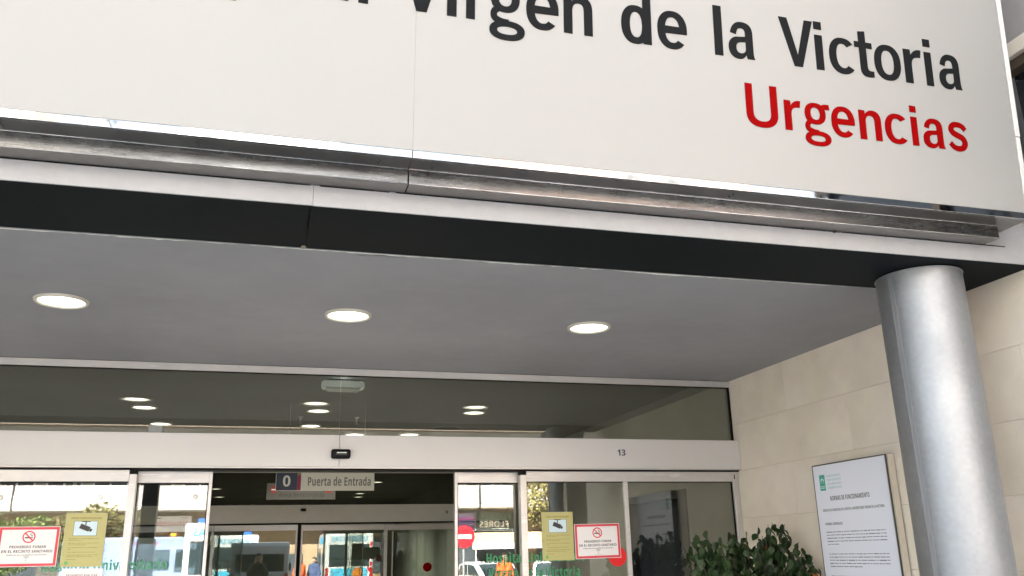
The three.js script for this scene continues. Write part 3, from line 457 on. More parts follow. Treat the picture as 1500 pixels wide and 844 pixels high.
const smokeTex = canvasTex(768, 540, (c, w, h) => {
  c.fillStyle = '#d8d4d6'; c.fillRect(0, 0, w, h); c.strokeStyle = '#c33345'; c.lineWidth = 34; c.strokeRect(24, 24, w - 48, h - 48);
  prohibition(c, w / 2, 140, 84);
  c.fillStyle = '#2a2a2e'; c.textAlign = 'center'; c.font = 'bold 50px sans-serif'; c.fillText('PROHIBIDO FUMAR', w / 2, 292); c.fillText('EN EL RECINTO SANITARIO', w / 2, 352, w - 110); c.font = 'bold 21px sans-serif'; c.fillText('Modificación de la Ley 28/2005 de 26 de diciembre', w / 2, 390, w - 190);
  emblem(c, w / 2, 432, 50, '#6a7a78'); c.font = '15px sans-serif'; c.fillStyle = '#7a8a88'; c.fillText('Junta de Andalucía', w / 2, 486);
});
const camTex = canvasTex(512, 720, (c, w, h) => {
  c.fillStyle = '#a6a169'; c.fillRect(0, 0, w, h); c.fillStyle = '#6e6a22'; c.textAlign = 'center'; c.font = 'bold 36px sans-serif'; c.fillText('ZONA VIDEOVIGILADA', w / 2, 84, w - 110);
  c.fillStyle = '#b8cbd6'; c.fillRect(110, 112, 292, 196); c.strokeStyle = '#4c5346'; c.lineWidth = 5; c.strokeRect(110, 112, 292, 196);
  c.fillStyle = '#23211f'; c.fillRect(248, 118, 14, 46); c.fillRect(200, 114, 110, 8); c.save(); c.translate(256, 204); c.rotate(0.38); c.fillRect(-76, -34, 132, 66); c.fillStyle = '#35312f'; c.fillRect(-76, -34, 132, 16); c.fillStyle = '#1b1a19'; c.fillRect(58, -18, 30, 40); c.restore();
  let y = 344; for (const [n, s] of [[2, 0.45], [2, 0.6], [2, 0.12], [1, 0.9], [2, 0.85], [1, 0.3]]) { lines(66, y, w - 132, n, 22, y * 7 + n, '#6f6b26', s)(c); y += n * 22 + 16; }
  c.fillStyle = '#5d9a55'; c.beginPath(); c.arc(70, h - 52, 24, 0, 7); c.fill(); c.fillStyle = '#8a9a48'; c.font = '16px sans-serif'; c.textAlign = 'left'; c.fillText('Servicio Andaluz de Salud', 104, h - 46);
});
const paperTex = canvasTex(512, 700, (c, w, h) => { c.fillStyle = '#dcd6d6'; c.fillRect(0, 0, w, h); c.strokeStyle = '#8c8587'; c.lineWidth = 3; c.strokeRect(34, 44, w - 68, h - 88); c.fillStyle = '#55505a'; c.font = 'bold 40px sans-serif'; c.textAlign = 'center'; c.fillText('PROHIBIDO REALIZAR', w / 2, 100, w - 120); lines(70, 140, w - 140, 9, 30, 5, '#77727a')(c); });
const boardTex = canvasTex(1024, 1448, (c, w, h) => {
  c.fillStyle = '#dcdfec'; c.fillRect(0, 0, w, h);
  c.fillStyle = '#2f9d8d'; c.fillRect(84, 86, 84, 144); c.fillStyle = '#bfe0da'; c.beginPath(); c.arc(126, 142, 24, 0, 7); c.fill(); c.fillStyle = '#2f9d8d'; c.beginPath(); c.arc(126, 150, 16, 0, 7); c.fill(); c.fillStyle = '#bfe0da'; c.fillRect(96, 190, 60, 7); c.fillRect(96, 204, 60, 7);
  c.fillStyle = '#7ab5ad'; c.font = '27px sans-serif'; ['Hospital Universitario', 'Virgen de la Victoria', 'Servicio Andaluz de Salud', 'CONSEJERÍA DE SALUD'].forEach((s, i) => c.fillText(s, 196, 112 + i * 36, 210));
  c.fillStyle = '#2b2b33'; c.textAlign = 'center'; c.font = 'bold 54px sans-serif'; c.fillText('NORMAS DE FUNCIONAMIENTO', w / 2 - 20, 326, 560);
  c.font = 'bold 30px sans-serif'; c.fillText('SERVICIO DE URGENCIAS DEL HOSPITAL UNIVERSITARIO VIRGEN DE LA VICTORIA', w / 2, 420, 860);
  c.textAlign = 'left'; c.font = 'bold 31px sans-serif'; c.fillText('NORMAS GENERALES:', 92, 542, 260);
  let y = 600; for (const [n, s, b] of [[5, 0.2, 0], [5, 0.55, 0], [2, 0.55, 1], [2, 0.25, 1], [2, 0.66, 0]]) { lines(94, y, w - 200, n, 27, y * 3 + 1, b ? '#2c2d36' : '#6a6c7b', s)(c); y += n * 27 + 58; }
  c.fillStyle = '#2b2b33'; c.font = 'bold 32px sans-serif'; c.fillText('NORMAS DEL ÁREA DE ASISTENCIA DE POLICLÍNICA', 110, y + 46, 700); y += 92; lines(110, y, w - 220, 4, 27, 77, '#6a6c7b', 0.3)(c);
});
const gAd = 'no smoking signs on the glass';
printed('no_smoking_sign', 'white red-bordered no smoking sign on the left glass panel', 'sign', 0.352, 0.245, smokeTex, [-1.412, 1.708, 0.011], -0.006, undefined);
printed('no_smoking_sign', 'white red-bordered no smoking sign on the right glass overlapping red dot', 'sign', 0.362, 0.250, smokeTex, [2.447, 1.675, 0.011], 0.012, undefined);
printed('camera_notice', 'yellow surveillance camera notice right of left no smoking sign', 'notice', 0.245, 0.335, camTex, [-1.09, 1.745, 0.008], -0.012, undefined);
printed('camera_notice', 'yellow surveillance camera notice left of the right no smoking sign', 'notice', 0.246, 0.346, camTex, [2.134, 1.716, 0.008], 0.0, undefined);
printed('paper_notice', 'white paper notice with thin frame under the left yellow notice', 'notice', 0.243, 0.33, paperTex, [-1.081, 1.402, 0.009], -0.02, undefined);
{
  const t = thing('red_dot', 'plain red round warning dot behind the right no smoking sign', 'sticker', [2.603, 1.561, 0.0052]);
  const g = new THREE.CylinderGeometry(0.072, 0.072, 0.0012, 56); g.rotateX(Math.PI / 2); part('disc', g, std([0.62, 0.006, 0.01], 0.5), t);
}
// framed rules board on the stone wall
{
  const W = 0.738, H = 1.04, t = thing('notice_board', 'framed white board of operating rules on the stone wall', 'notice board', [WX - 0.008, 2.122 - H / 2, 1.478], -Math.PI / 2);
  part('frame', [bb(-W / 2, -H / 2, 0.0, W / 2, H / 2, 0.05, 0.003)], std([0.55, 0.52, 0.47], 0.5), t);
  part('edge_channel', bb(W / 2 + 0.004, -H / 2 - 0.01, 0.0, W / 2 + 0.02, H / 2 + 0.004, 0.040, 0.002), std([0.50, 0.44, 0.36], 0.6), t);
  part('top_strip', bb(-W / 2, H / 2 + 0.0005, 0.0, W / 2, H / 2 + 0.006, 0.054, 0.001), M.frameDark, t);
  part('side_strip', bb(-W / 2 - 0.004, -H / 2, 0.0, -W / 2 - 0.0005, H / 2, 0.053), M.frameDark, t); part('side_strip', bb(W / 2 + 0.0005, -H / 2, 0.0, W / 2 + 0.0035, H / 2, 0.05), M.frameDark, t);
  const f = new THREE.PlaneGeometry(W - 0.004, H - 0.004); f.translate(0, 0, 0.0518); part('print', f, new THREE.MeshStandardMaterial({ map: boardTex, roughness: 0.3 }), t);
}
// hanging signs in the lobby
{
  const t = thing('entrance_sign', 'hanging sign with white 0 on blue and Puerta de Entrada', 'sign', [0.56, 2.2765, -2.0]);
  const W = 0.893, H = 0.168;
  part('plate', bb(-W / 2, -H / 2, -0.012, W / 2, H / 2, 0.012, 0.002), std([0.72, 0.69, 0.60], 0.5), t);
  part('blue_field', bb(-W / 2 + 0.002, -H / 2 + 0.002, 0.0122, -W / 2 + 0.19, H / 2 - 0.002, 0.0136), std([0.035, 0.042, 0.075], 0.5), t);
  part('red_stripe', bb(-W / 2 + 0.1905, -H / 2 + 0.002, 0.0122, -W / 2 + 0.222, H / 2 - 0.03, 0.0134), std([0.28, 0.02, 0.06], 0.5), t);
  part('tan_stripe', bb(-W / 2 + 0.1905, H / 2 - 0.0295, 0.0122, -W / 2 + 0.222, H / 2 - 0.002, 0.0134), std([0.25, 0.17, 0.10], 0.5), t);
  const tx = (s, x, y, size, w, m, f = font) => { const g = new TextGeometry(s, { font: f, size, depth: 0.001, curveSegments: 8 }); g.computeBoundingBox(); const b = g.boundingBox; g.translate(-b.min.x, -b.min.y, 0); g.scale(w / (b.max.x - b.min.x), 1, 1); g.translate(x, y, 0.0139); part('lettering', uvm(g), m, t); };
  tx('0', -W / 2 + 0.062, -0.048, 0.098, 0.066, std([0.72, 0.70, 0.62], 0.5)); tx('Puerta de Entrada', -W / 2 + 0.285, -0.042, 0.078, 0.575, std([0.20, 0.185, 0.155], 0.6));
  part('rod', tube([[-0.35, H / 2, 0], [-0.35, 0.72, 0]], 0.004, 2, 6), M.alu, t); part('rod', tube([[0.35, H / 2, 0], [0.35, 0.72, 0]], 0.004, 2, 6), M.alu, t);
}
{
  const t = thing('restricted_area_sign', 'dim hanging Area Restringida sign with two red no entry discs', 'sign', [0.448, 2.362, -4.5]);
  const W = 0.80, H = 0.19;
  part('plate', bb(-W / 2, -H / 2, -0.01, W / 2, H / 2, 0.01, 0.002), std([0.05, 0.048, 0.04], 0.5), t);
  for (const s of [-1, 1]) { const g = new THREE.CylinderGeometry(0.042, 0.042, 0.002, 32); g.rotateX(Math.PI / 2); g.translate(s * 0.318, 0.02, 0.0115); const d = part('no_entry_disc', g, std([0.2, 0.008, 0.008], 0.5), t); part('bar', bb(s * 0.318 - 0.027, 0.013, 0.0128, s * 0.318 + 0.027, 0.027, 0.0135), M.white, d); }
  const g = new TextGeometry('Área Restringida', { font: fontR, size: 0.052, depth: 0.001 }); g.computeBoundingBox(); g.translate(-g.boundingBox.max.x / 2, -0.068, 0.0115); part('lettering', uvm(g), std([0.015, 0.014, 0.012], 0.6), t);
  part('rod', tube([[-0.3, H / 2, 0], [-0.3, 0.636, 0]], 0.004, 2, 6), M.alu, t); part('rod', tube([[0.3, H / 2, 0], [0.3, 0.636, 0]], 0.004, 2, 6), M.alu, t);
}
// ---------------------------------------------------------------- ficus in front of the right glass
{
  const t = thing('potted_ficus', 'leafy dark green potted ficus against the right glass pane and wall', 'plant', [3.2, 0, 0.85]);
  const pot = new THREE.LatheGeometry([[0, 0], [0.15, 0], [0.155, 0.01], [0.205, 0.36], [0.225, 0.365], [0.225, 0.41], [0.205, 0.41], [0.20, 0.37], [0, 0.37]].map((p) => new THREE.Vector2(...p)), 40);
  part('pot', pot, std([0.28, 0.11, 0.06], 0.8, 0, { map: again(stain, 2, 1) }), t);
  const soil = new THREE.CylinderGeometry(0.2, 0.2, 0.012, 24); soil.translate(0, 0.378, 0); part('soil', soil, std([0.03, 0.022, 0.015], 0.95), t);
  const bark = std([0.06, 0.05, 0.035], 0.85);
  // twig tips (world coordinates) that make the uneven outline
  const tips = [[2.86, 1.70, .78], [2.91, 1.71, .84], [2.93, 1.67, .98], [3.02, 1.64, .72], [3.17, 1.70, .72], [3.23, 1.71, .82], [3.25, 1.72, .95], [3.36, 1.75, .9], [3.43, 1.765, .84], [3.50, 1.75, .88], [3.44, 1.66, 1.0], [3.545, 1.58, 1.0], [3.585, 1.54, 1.04], [3.56, 1.46, 1.06], [2.86, 1.52, .82], [2.90, 1.40, .9], [3.48, 1.40, 1.05]];
  for (let i = 0; i < 95; i++) { const a = rnd() * 6.283, r = Math.sqrt(rnd()) * 0.37; tips.push([3.2 + Math.cos(a) * r * 1.05, rr(1.10, 1.70) - r * r * 0.9, 0.88 + Math.sin(a) * r * 0.8]); }
  for (const [x, y, z] of tips.slice(0, 17)) for (let i = 0; i < 2; i++) tips.push([x + rr(-.07, .07), y - rr(0.02, 0.13), z + rr(-.09, .09)]);
  const leafTones = [[0.014, 0.031, 0.009], [0.020, 0.043, 0.012], [0.031, 0.060, 0.018], [0.010, 0.021, 0.009]].map((c) => new THREE.MeshPhysicalMaterial({ color: lin(...c), roughness: 0.42, transmission: 0.1, thickness: 0, specularIntensity: 0.6 }));
  leafTones.push(new THREE.MeshPhysicalMaterial({ color: lin(0.22, 0.07, 0.02), roughness: 0.6 }));
  // an ovate leaf: midrib fold, drooping tip; hangs along -y from its stalk
  function leafGeo(w, l, fold, curl) {
    const rows = [0, 0.12, 0.3, 0.5, 0.7, 0.87, 1], wid = [0.05, 0.58, 0.97, 0.92, 0.56, 0.19, 0.004], pos = [], idx = [];
    rows.forEach((s, i) => { for (const k of [-1, 0, 1]) { const bend = curl * s * s; pos.push(k * wid[i] * w / 2, -l * (s * Math.cos(bend * 0.6)), (k ? fold * wid[i] * w : 0) + l * 0.5 * Math.sin(bend) - 0.0); } });
    for (let i = 0; i + 1 < rows.length; i++) for (let k = 0; k < 2; k++) { const a = i * 3 + k; idx.push(a, a + 1, a + 3, a + 1, a + 4, a + 3); }
    const g = new THREE.BufferGeometry(); g.setAttribute('position', new THREE.Float32BufferAttribute(pos, 3)); g.setIndex(idx); g.computeVertexNormals(); return g;
  }
  const leaves = []; for (let i = 0; i < 7; i++) leaves.push(leafGeo(0.040 + 0.0025 * i, 0.066 + 0.006 * (i % 4), rr(0.08, 0.28), rr(-0.9, 0.8)));
  const stems = [], more = []; let count = 0;
  for (const [x, y, z] of tips) {
    const px = x - 3.2, pz = z - 0.85, by = 0.75 + rr(-0.15, 0.2), q = [px * 0.25 + rr(-.04, .04), by, pz * 0.25 + rr(-.04, .04)];
    const mid = [px * 0.62, (by + y) / 2 + 0.12, pz * 0.62];
    stems.push(tube([q, mid, [px, y, pz]], 0.0024, 8, 5));
    const n = 13 + Math.floor(rnd() * 5);
    for (let k = 0; k < n; k++) {
      const s = 0.45 + 0.55 * k / (n - 1), c = (a, b, d) => (s < 0.5 ? a + (b - a) * s * 2 : b + (d - b) * (s - 0.5) * 2);
      const lx = c(q[0], mid[0], px), ly = c(q[1], mid[1], y), lz = c(q[2], mid[2], pz);
      const m = new THREE.Object3D(); const yaw = rnd() * 6.283, out = rr(0.0, 0.75);
      m.position.set(lx + rr(-.02, .02), ly + rr(-.02, .015), lz + rr(-.02, .02)); m.rotation.set(0, yaw, 0, 'YXZ'); m.rotation.x = -out; m.rotation.z = rr(-0.6, 0.6);
      const sc = rr(0.8, 1.2); m.scale.setScalar(sc);
      m.position.x = Math.min(m.position.x, 0.40);
      const gi = Math.floor(rnd() * 7), mi = rnd() < 0.012 ? 4 : Math.floor(rnd() * 4);
      const front = lz > 0.0 && k > n - 4;
      if (front && count < 290) { count++; const o = part('leaf', leaves[gi], leafTones[mi], t); o.position.copy(m.position); o.rotation.copy(m.rotation); o.scale.copy(m.scale); } else { m.updateMatrix(); more.push(leaves[gi].clone().toNonIndexed().applyMatrix4(m.matrix)); }
    }
  }
  part('stems', stems, bark, t).userData.kind = 'stuff';
  const trunk = []; for (let i = 0; i < 5; i++) { const a = i * 1.256; trunk.push(tube([[Math.cos(a) * 0.05, 0.37, Math.sin(a) * 0.05], [Math.cos(a) * 0.03, 0.6, Math.sin(a) * 0.04], [Math.cos(a + 0.5) * 0.10, 1.0, Math.sin(a + 0.5) * 0.09], [Math.cos(a + 0.6) * 0.2, 1.35, Math.sin(a + 0.6) * 0.16]], 0.010, 12, 7)); }
  part('trunk', trunk, bark, t);
  const f = merge(more); part('foliage', f, leafTones[1], t).userData.kind = 'stuff';
}

const carGlass = std([0.03, 0.045, 0.05], 0.06);
// ---------------------------------------------------------------- across the street (seen in the glass)
{
  const t = thing('street_building', 'sunlit cream building with concrete parapet, shops and awning across street', 'building', [0, 0, 44]);
  const cream = std([0.52, 0.50, 0.46], 0.85, 0, { map: again(plaster, 0.2, 0.2) }), conc = std([0.44, 0.435, 0.42], 0.85, 0, { map: again(stain, 0.25, 0.25) }), brown = std([0.34, 0.25, 0.16], 0.8, 0, { map: again(stain, 0.4, 0.4) });
  const glassD = std([0.05, 0.06, 0.07], 0.08), fr = std([0.75, 0.75, 0.73], 0.5);
  part('ground_floor_wall', bb(-34, 0.011, 1.2, 58, 4.14, 1.6), brown, t);
  part('slab', bb(-34, 4.141, -0.4, 58, 4.3, 9), std([0.4, 0.38, 0.34], 0.85), t);
  for (const [a, b] of [[-34, -22.1], [-22, -12.1], [-12, -2.1], [-2, 3.9], [4, 12.08], [12.2, 20], [20.1, 31], [31.1, 44], [44.1, 58]]) part('parapet_panel', bb(a, 4.15, -0.75, b, 5.42, -0.45, 0.02), conc, t);
  part('parapet_post', bb(12.03, 4.0, -0.5, 12.27, 5.5, -0.3), std([0.05, 0.05, 0.055], 0.7), t);
  for (let x = -31; x < 56; x += 4.6) part('drain_spout', new THREE.TorusGeometry(0.09, 0.03, 8, 16).translate(x, 4.85, -0.76), std([0.2, 0.19, 0.18], 0.8), t);
  part('handrail', tube([[-34, 5.6, -0.6], [58, 5.6, -0.6]], 0.04, 2, 6), std([0.3, 0.31, 0.32], 0.5), t);
  part('upper_wall', bb(-34, 4.31, 2.0, 58, 17, 9), cream, t);
  part('brick_storey', bb(-34, 8.5, -0.9, 58, 10.9, 2.2), std([0.20, 0.17, 0.14], 0.85, 0, { map: again(stain, 0.3, 0.3) }), t);
  for (let f = 0; f < 4; f++) {
    const y = 5.0 + f * 3.05;
    if (f) part('balcony_panel', bb(-34, y - 0.6, -0.3, 58, y + 0.45, -0.1, 0.02), f % 2 ? cream : conc, t), part('balcony_slab', bb(-34, y - 0.75, -0.3, 58, y - 0.605, 2), conc, t);
    for (let i = 0; i < (f ? 22 : 38); i++) {
      const x = f ? -31 + i * 4 + ((i * 7) % 3) * 0.4 : -31 + i * 2.3;
      const w = part('window', [bb(x - 0.9, y, 1.93, x + 0.9, y + 0.1, 2.02), bb(x - 0.9, y + 1.8, 1.93, x + 0.9, y + 1.9, 2.02), bb(x - 0.9, y + 0.1, 1.93, x - 0.8, y + 1.8, 2.02), bb(x + 0.8, y + 0.1, 1.93, x + 0.9, y + 1.8, 2.02), bb(x - 0.05, y + 0.1, 1.93, x + 0.05, y + 1.8, 2.02)], fr, t);
      part('pane', [bb(x - 0.8, y + 0.1, 1.97, x - 0.05, y + 1.8, 2.0), bb(x + 0.05, y + 0.1, 1.97, x + 0.8, y + 1.8, 2.0)], glassD, w);
    }
  }
  // shop fronts
  for (const [a, b] of [[-20, -14], [-12.5, -6.4], [-5.8, -2.4], [-1.5, 3], [4, 10], [11, 15], [16, 22], [24, 30]]) part('shop_glass', bb(a, 0.5, 1.12, b, b > 3.5 ? 2.9 : 1.9, 1.19), glassD, t);
  const flat = (name, x0, y0, x1, y1, z, w, h, draw, label) => { const p = part(name, bb(x0, y0, z, x1, y1, z + 0.12), std([0.5, 0.5, 0.5], 0.6), t, label); const g = new THREE.PlaneGeometry(x1 - x0 - 0.02, y1 - y0 - 0.02); g.rotateY(Math.PI); g.translate((x0 + x1) / 2, (y0 + y1) / 2, z - 0.004); part('print', g, new THREE.MeshStandardMaterial({ map: canvasTex(w, h, draw), roughness: 0.6 }), p); };
  flat('shop_sign', 12.15, 2.9, 14.5, 3.95, 0.6, 470, 210, (c, w, h) => { c.fillStyle = '#2c332f'; c.fillRect(0, 0, w, h); c.fillStyle = '#6c857a'; c.font = 'bold 112px sans-serif'; c.textAlign = 'center'; c.fillText('FLORES', w / 2 - 10, 92); c.fillStyle = '#f4f7f2'; c.font = 'bold 104px sans-serif'; c.fillText('FLORES', w / 2 + 6, 172); lines(60, 184, w - 120, 1, 30, 4, '#b7c4bb')(c); }, 'dark shop sign reading FLORES');
  flat('shop_sign', 10.5, 2.9, 12.1, 3.92, 0.7, 320, 204, (c, w, h) => { c.fillStyle = '#6b5a92'; c.fillRect(0, 0, w, h); c.fillStyle = '#8f85ad'; c.fillRect(0, 0, w, 60); c.fillStyle = '#d944b4'; c.beginPath(); c.moveTo(0, 70); c.quadraticCurveTo(w * 0.6, 60, w, 150); c.lineTo(w, 110); c.quadraticCurveTo(w * 0.6, 40, 0, 50); c.fill(); }, 'purple shop sign');
  flat('shop_sign', -5.9, 3.1, -3.6, 3.92, 0.7, 460, 164, (c, w, h) => { c.fillStyle = '#ece9e6'; c.fillRect(0, 0, w, h); c.fillStyle = '#333'; c.fillRect(w - 150, 14, 100, 14); c.fillRect(40, 14, 90, 5); let s = 5; c.fillStyle = '#c04a52'; for (let x = 40; x < w - 60; x += 30) { s = (s * 73 + 11) % 97; c.fillRect(x, 58 + (s % 7), 9, 44); if (s % 3) c.fillRect(x, 58, 20, 8); } lines(40, 120, w - 80, 1, 22, 9, '#8b8fa0')(c); }, 'white shop sign with red letters');
  // awning
  const aw = part('awning', new THREE.BufferGeometry(), std([0.62, 0.46, 0.27], 0.85), t, 'tan sloping awning');
  { const s = new THREE.Shape([[0, 0], [1.5, -0.58], [1.5, -0.62], [0, -0.05]].map((p) => new THREE.Vector2(...p))); const g = new THREE.ExtrudeGeometry(s, { depth: 5.2, bevelEnabled: false }); g.rotateY(Math.PI / 2); g.translate(11.6, 2.8, 0.5); aw.geometry = uvm(g); }
  flat('awning_valance', 11.6, 1.86, 16.8, 2.2, -1.04, 1040, 68, (c, w, h) => { c.fillStyle = '#efe6ee'; c.fillRect(0, 0, w, h); c.fillStyle = '#b04aa0'; c.font = 'bold 40px sans-serif'; c.textAlign = 'center'; ['FLORES', 'Flores', 'FLORES', 'Flores'].forEach((s, i) => c.fillText(s, 130 + i * 260, 48)); }, 'white awning valance with purple lettering');
  part('awning_post', tube([[11.8, 0.02, -0.95], [11.8, 1.9, -0.95]], 0.03, 2, 8), fr, t);
}
for (const [x0, x1, z, h, c, label] of [[-40, -19, 66, 46, [0.62, 0.55, 0.47], 'tall sandy block added for reflections far behind the street on the left'], [-9, 4, 74, 58, [0.66, 0.65, 0.63], 'tall white block added for reflections far behind the street in the middle'], [19, 40, 62, 40, [0.36, 0.22, 0.16], 'tall brick block added for reflections far behind the street on the right']]) {  // unseen blocks added for the polished sign strip to reflect
  const t = thing('added_tower_block', label, 'building', [0, 0, z]), m = std(c, 0.85, 0, { map: again(plaster, 0.1, 0.1) });
  part('wall', bb(x0, 0, 0, x1, h, 14), m, t); part('roof', bb(x0 - 0.4, h + 0.01, -0.4, x1 + 0.4, h + 0.8, 14.4), std([0.4, 0.38, 0.36], 0.8), t);
  for (let y = 8; y < h - 2; y += 3.1) for (let x = x0 + 1.5; x < x1 - 2; x += 3.6) part('window', bb(x, y, -0.06, x + 2.2, y + 1.9, 0.1), carGlass, t);
}
const tyreM = std([0.015, 0.015, 0.016], 0.85), rimM = std([0.4, 0.4, 0.42], 0.4, 0.8), paintW = new THREE.MeshPhysicalMaterial({ color: lin(0.62, 0.63, 0.645), roughness: 0.35, clearcoat: 0.7, clearcoatRoughness: 0.08 });
function prism(pts, w, bevel = 0.03) { const s = new THREE.Shape(pts.map((p) => new THREE.Vector2(...p))); const g = new THREE.ExtrudeGeometry(s, { depth: w - 2 * bevel, bevelEnabled: bevel > 0, bevelThickness: bevel, bevelSize: bevel, bevelOffset: -bevel, bevelSegments: 3 }); g.translate(0, 0, -w / 2 + bevel); return uvm(g); }
function wheel(t, x, z, r) { const g = new THREE.Group(); g.name = 'wheel'; g.position.set(x, r, z); t.add(g); const ty = new THREE.TorusGeometry(r - 0.09, 0.09, 12, 32); ty.scale(1, 1, 1.25); part('tyre', ty, tyreM, g); const c = new THREE.CylinderGeometry(r - 0.1, r - 0.1, 0.12, 24); c.rotateX(Math.PI / 2); part('rim', c, rimM, g); }
// every vehicle is built nose towards +x, length along x, wheels on y = 0
function van(name, label, cat, pos, turn, L, H, W, o = {}) {
  const t = thing(name, label, cat, pos, turn, o.group), h = L / 2, paint = o.paint ?? paintW;
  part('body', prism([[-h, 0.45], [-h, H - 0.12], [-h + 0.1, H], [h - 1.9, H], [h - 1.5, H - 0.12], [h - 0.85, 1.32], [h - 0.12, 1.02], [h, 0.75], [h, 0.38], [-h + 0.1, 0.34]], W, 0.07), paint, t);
  const side = (x0, y0, x1, y1, slant = 0) => [1, -1].forEach((s) => { const g = prism([[x0, y0], [x0 + 0.02, y1], [x1 - slant, y1], [x1, y0]], 0.012, 0.003); g.translate(0, 0, s * (W / 2 + 0.003)); part('side_window', g, carGlass, t); });
  const wy = H > 2.4 ? 1.4 : 1.25, wt = H > 2.4 ? 2.15 : 1.78;
  side(h - 2.05, wy - 0.08, h - 1.08, Math.min(wt, H - 0.3), 0.42); side(h - 3.5, wy, h - 2.25, wt); if (o.rear) side(-h + 0.5, wy, -h + 1.9, wt);
  const ws = new THREE.BoxGeometry(0.012, Math.hypot(0.65, H - 1.44) * 0.86, W * 0.84); ws.rotateZ(Math.atan2(0.65, H - 1.44)); ws.translate(h - 1.155, (H - 0.12 + 1.32) / 2 + 0.02, 0); part('windscreen', ws, carGlass, t);
  [1, -1].forEach((s) => { part('rear_window', bb(-h - 0.012, 1.35, s > 0 ? 0.08 : -W / 2 + 0.16, -h + 0.01, wt + 0.1, s > 0 ? W / 2 - 0.16 : -0.08, 0.02), carGlass, t); part('tail_light', bb(-h - 0.015, 0.9, s > 0 ? W / 2 - 0.14 : -W / 2 + 0.02, -h + 0.02, 1.3, s > 0 ? W / 2 - 0.02 : -W / 2 + 0.14, 0.02), std([0.4, 0.01, 0.01], 0.2), t); part('headlight', bb(h - 0.25, 0.82, s > 0 ? W / 2 - 0.4 : -W / 2 + 0.03, h - 0.05, 1.02, s > 0 ? W / 2 - 0.03 : -W / 2 + 0.4, 0.04), std([0.6, 0.62, 0.64], 0.1), t); part('mirror', bb(h - 1.2, 1.3, s > 0 ? W / 2 + 0.02 : -W / 2 - 0.2, h - 1.05, 1.58, s > 0 ? W / 2 + 0.2 : -W / 2 - 0.02, 0.05), tyreM, t); for (const x of [h - 0.95, -h + 1.05]) wheel(t, x, s * (W / 2 - 0.12), 0.34); });
  part('bumper', bb(h - 0.15, 0.3, -W / 2 + 0.02, h + 0.06, 0.62, W / 2 - 0.02, 0.05), tyreM, t); part('bumper', bb(-h - 0.08, 0.32, -W / 2 + 0.02, -h + 0.05, 0.5, W / 2 - 0.02, 0.03), tyreM, t);
  if (o.medic) {
    [1, -1].forEach((s) => {
      const z0 = s * (W / 2 + 0.004);
      const b = bb(-h + 0.05, 0.72, Math.min(z0, z0 + s * 0.004), h - 1.0, 1.22, Math.max(z0, z0 + s * 0.004)); part('cyan_band', b, std([0.06, 0.40, 0.62], 0.4), t);
      for (const x of [h - 1.5, -h + 1.2]) { const d = new THREE.CylinderGeometry(0.32, 0.32, 0.006, 36); d.rotateX(Math.PI / 2); d.translate(x, 1.06, s * (W / 2 + 0.0125)); part('orange_disc', d, std([0.75, 0.22, 0.02], 0.45), t); }
      for (const [x, txt] of [[-h + 2.4, 'AMBULANCIA'], [h - 3.6, 'URGENCIAS']]) { const g = new TextGeometry(txt, { font, size: 0.26, depth: 0.006 }); g.computeBoundingBox(); g.translate(-g.boundingBox.max.x / 2, 0, 0); if (s < 0) g.rotateY(Math.PI); g.translate(x, H - 0.42, s * (W / 2 + 0.003)); part('lettering', uvm(g), std([0.04, 0.30, 0.5], 0.5), t); }
    });
    part('cyan_band', bb(-h - 0.006, 0.8, -W / 2 + 0.24, -h - 0.001, 1.28, W / 2 - 0.24), std([0.06, 0.40, 0.62], 0.4), t);
    { const d = new THREE.CylinderGeometry(0.24, 0.24, 0.006, 36); d.rotateZ(Math.PI / 2); d.translate(-h - 0.011, 1.06, -0.35); part('orange_disc', d, std([0.75, 0.22, 0.02], 0.45), t);
      const g = new TextGeometry('URGENCIAS', { font, size: 0.2, depth: 0.006 }); g.computeBoundingBox(); g.translate(-g.boundingBox.max.x / 2, 0, 0); g.rotateY(-Math.PI / 2); g.translate(-h - 0.003, H - 0.36, 0); part('lettering', uvm(g), std([0.04, 0.30, 0.5], 0.5), t); }
    for (let k = 0; k < 8; k++) part('chequer', bb(-h - 0.006, 0.75 + k * 0.2, k % 2 ? -W / 2 + 0.04 : -W / 2 + 0.14, -h - 0.001, 0.93 + k * 0.2, k % 2 ? -W / 2 + 0.13 : -W / 2 + 0.23), std([0.55, 0.01, 0.02], 0.5), t);
  }
  if (o.beacon) for (const x of [h - 2.2, -h + 0.5]) { part('light_bar', new RoundedBoxGeometry(0.22, 0.14, W * 0.7, 3, 0.05).translate(x, H + 0.07, 0), std(x > 0 ? [0.7, 0.30, 0.03] : [0.03, 0.12, 0.6], 0.15), t); }
  if (o.text) [1, -1].forEach((s) => { const g = new TextGeometry(o.text, { font, size: 0.12, depth: 0.006 }); g.computeBoundingBox(); g.translate(-g.boundingBox.max.x / 2, 0, 0); if (s < 0) g.rotateY(Math.PI); g.translate(h - 3.2, H - 0.3, s * (W / 2 + 0.003)); part('lettering', uvm(g), std([0.5, 0.03, 0.06], 0.5), t); });
  return t;
}
van('parked_van', 'pale van with blue shade in its body colour and small red lettering far behind the ambulances', 'van', [-4.0, -0.13, 31], 0, 6, 2.62, 1.9, { beacon: true, text: 'ambulancias', paint: new THREE.MeshPhysicalMaterial({ color: lin(0.19, 0.25, 0.42), roughness: 0.4, clearcoat: 0.6, clearcoatRoughness: 0.1 }) });  // the bluish shade on this van is put into its paint colour
van('parked_van', 'white box-shaped van seen from behind in the shade of hospital', 'van', [0.05, -0.13, 11.8], -Math.PI / 2, 5.0, 2.24, 1.8, { rear: true });
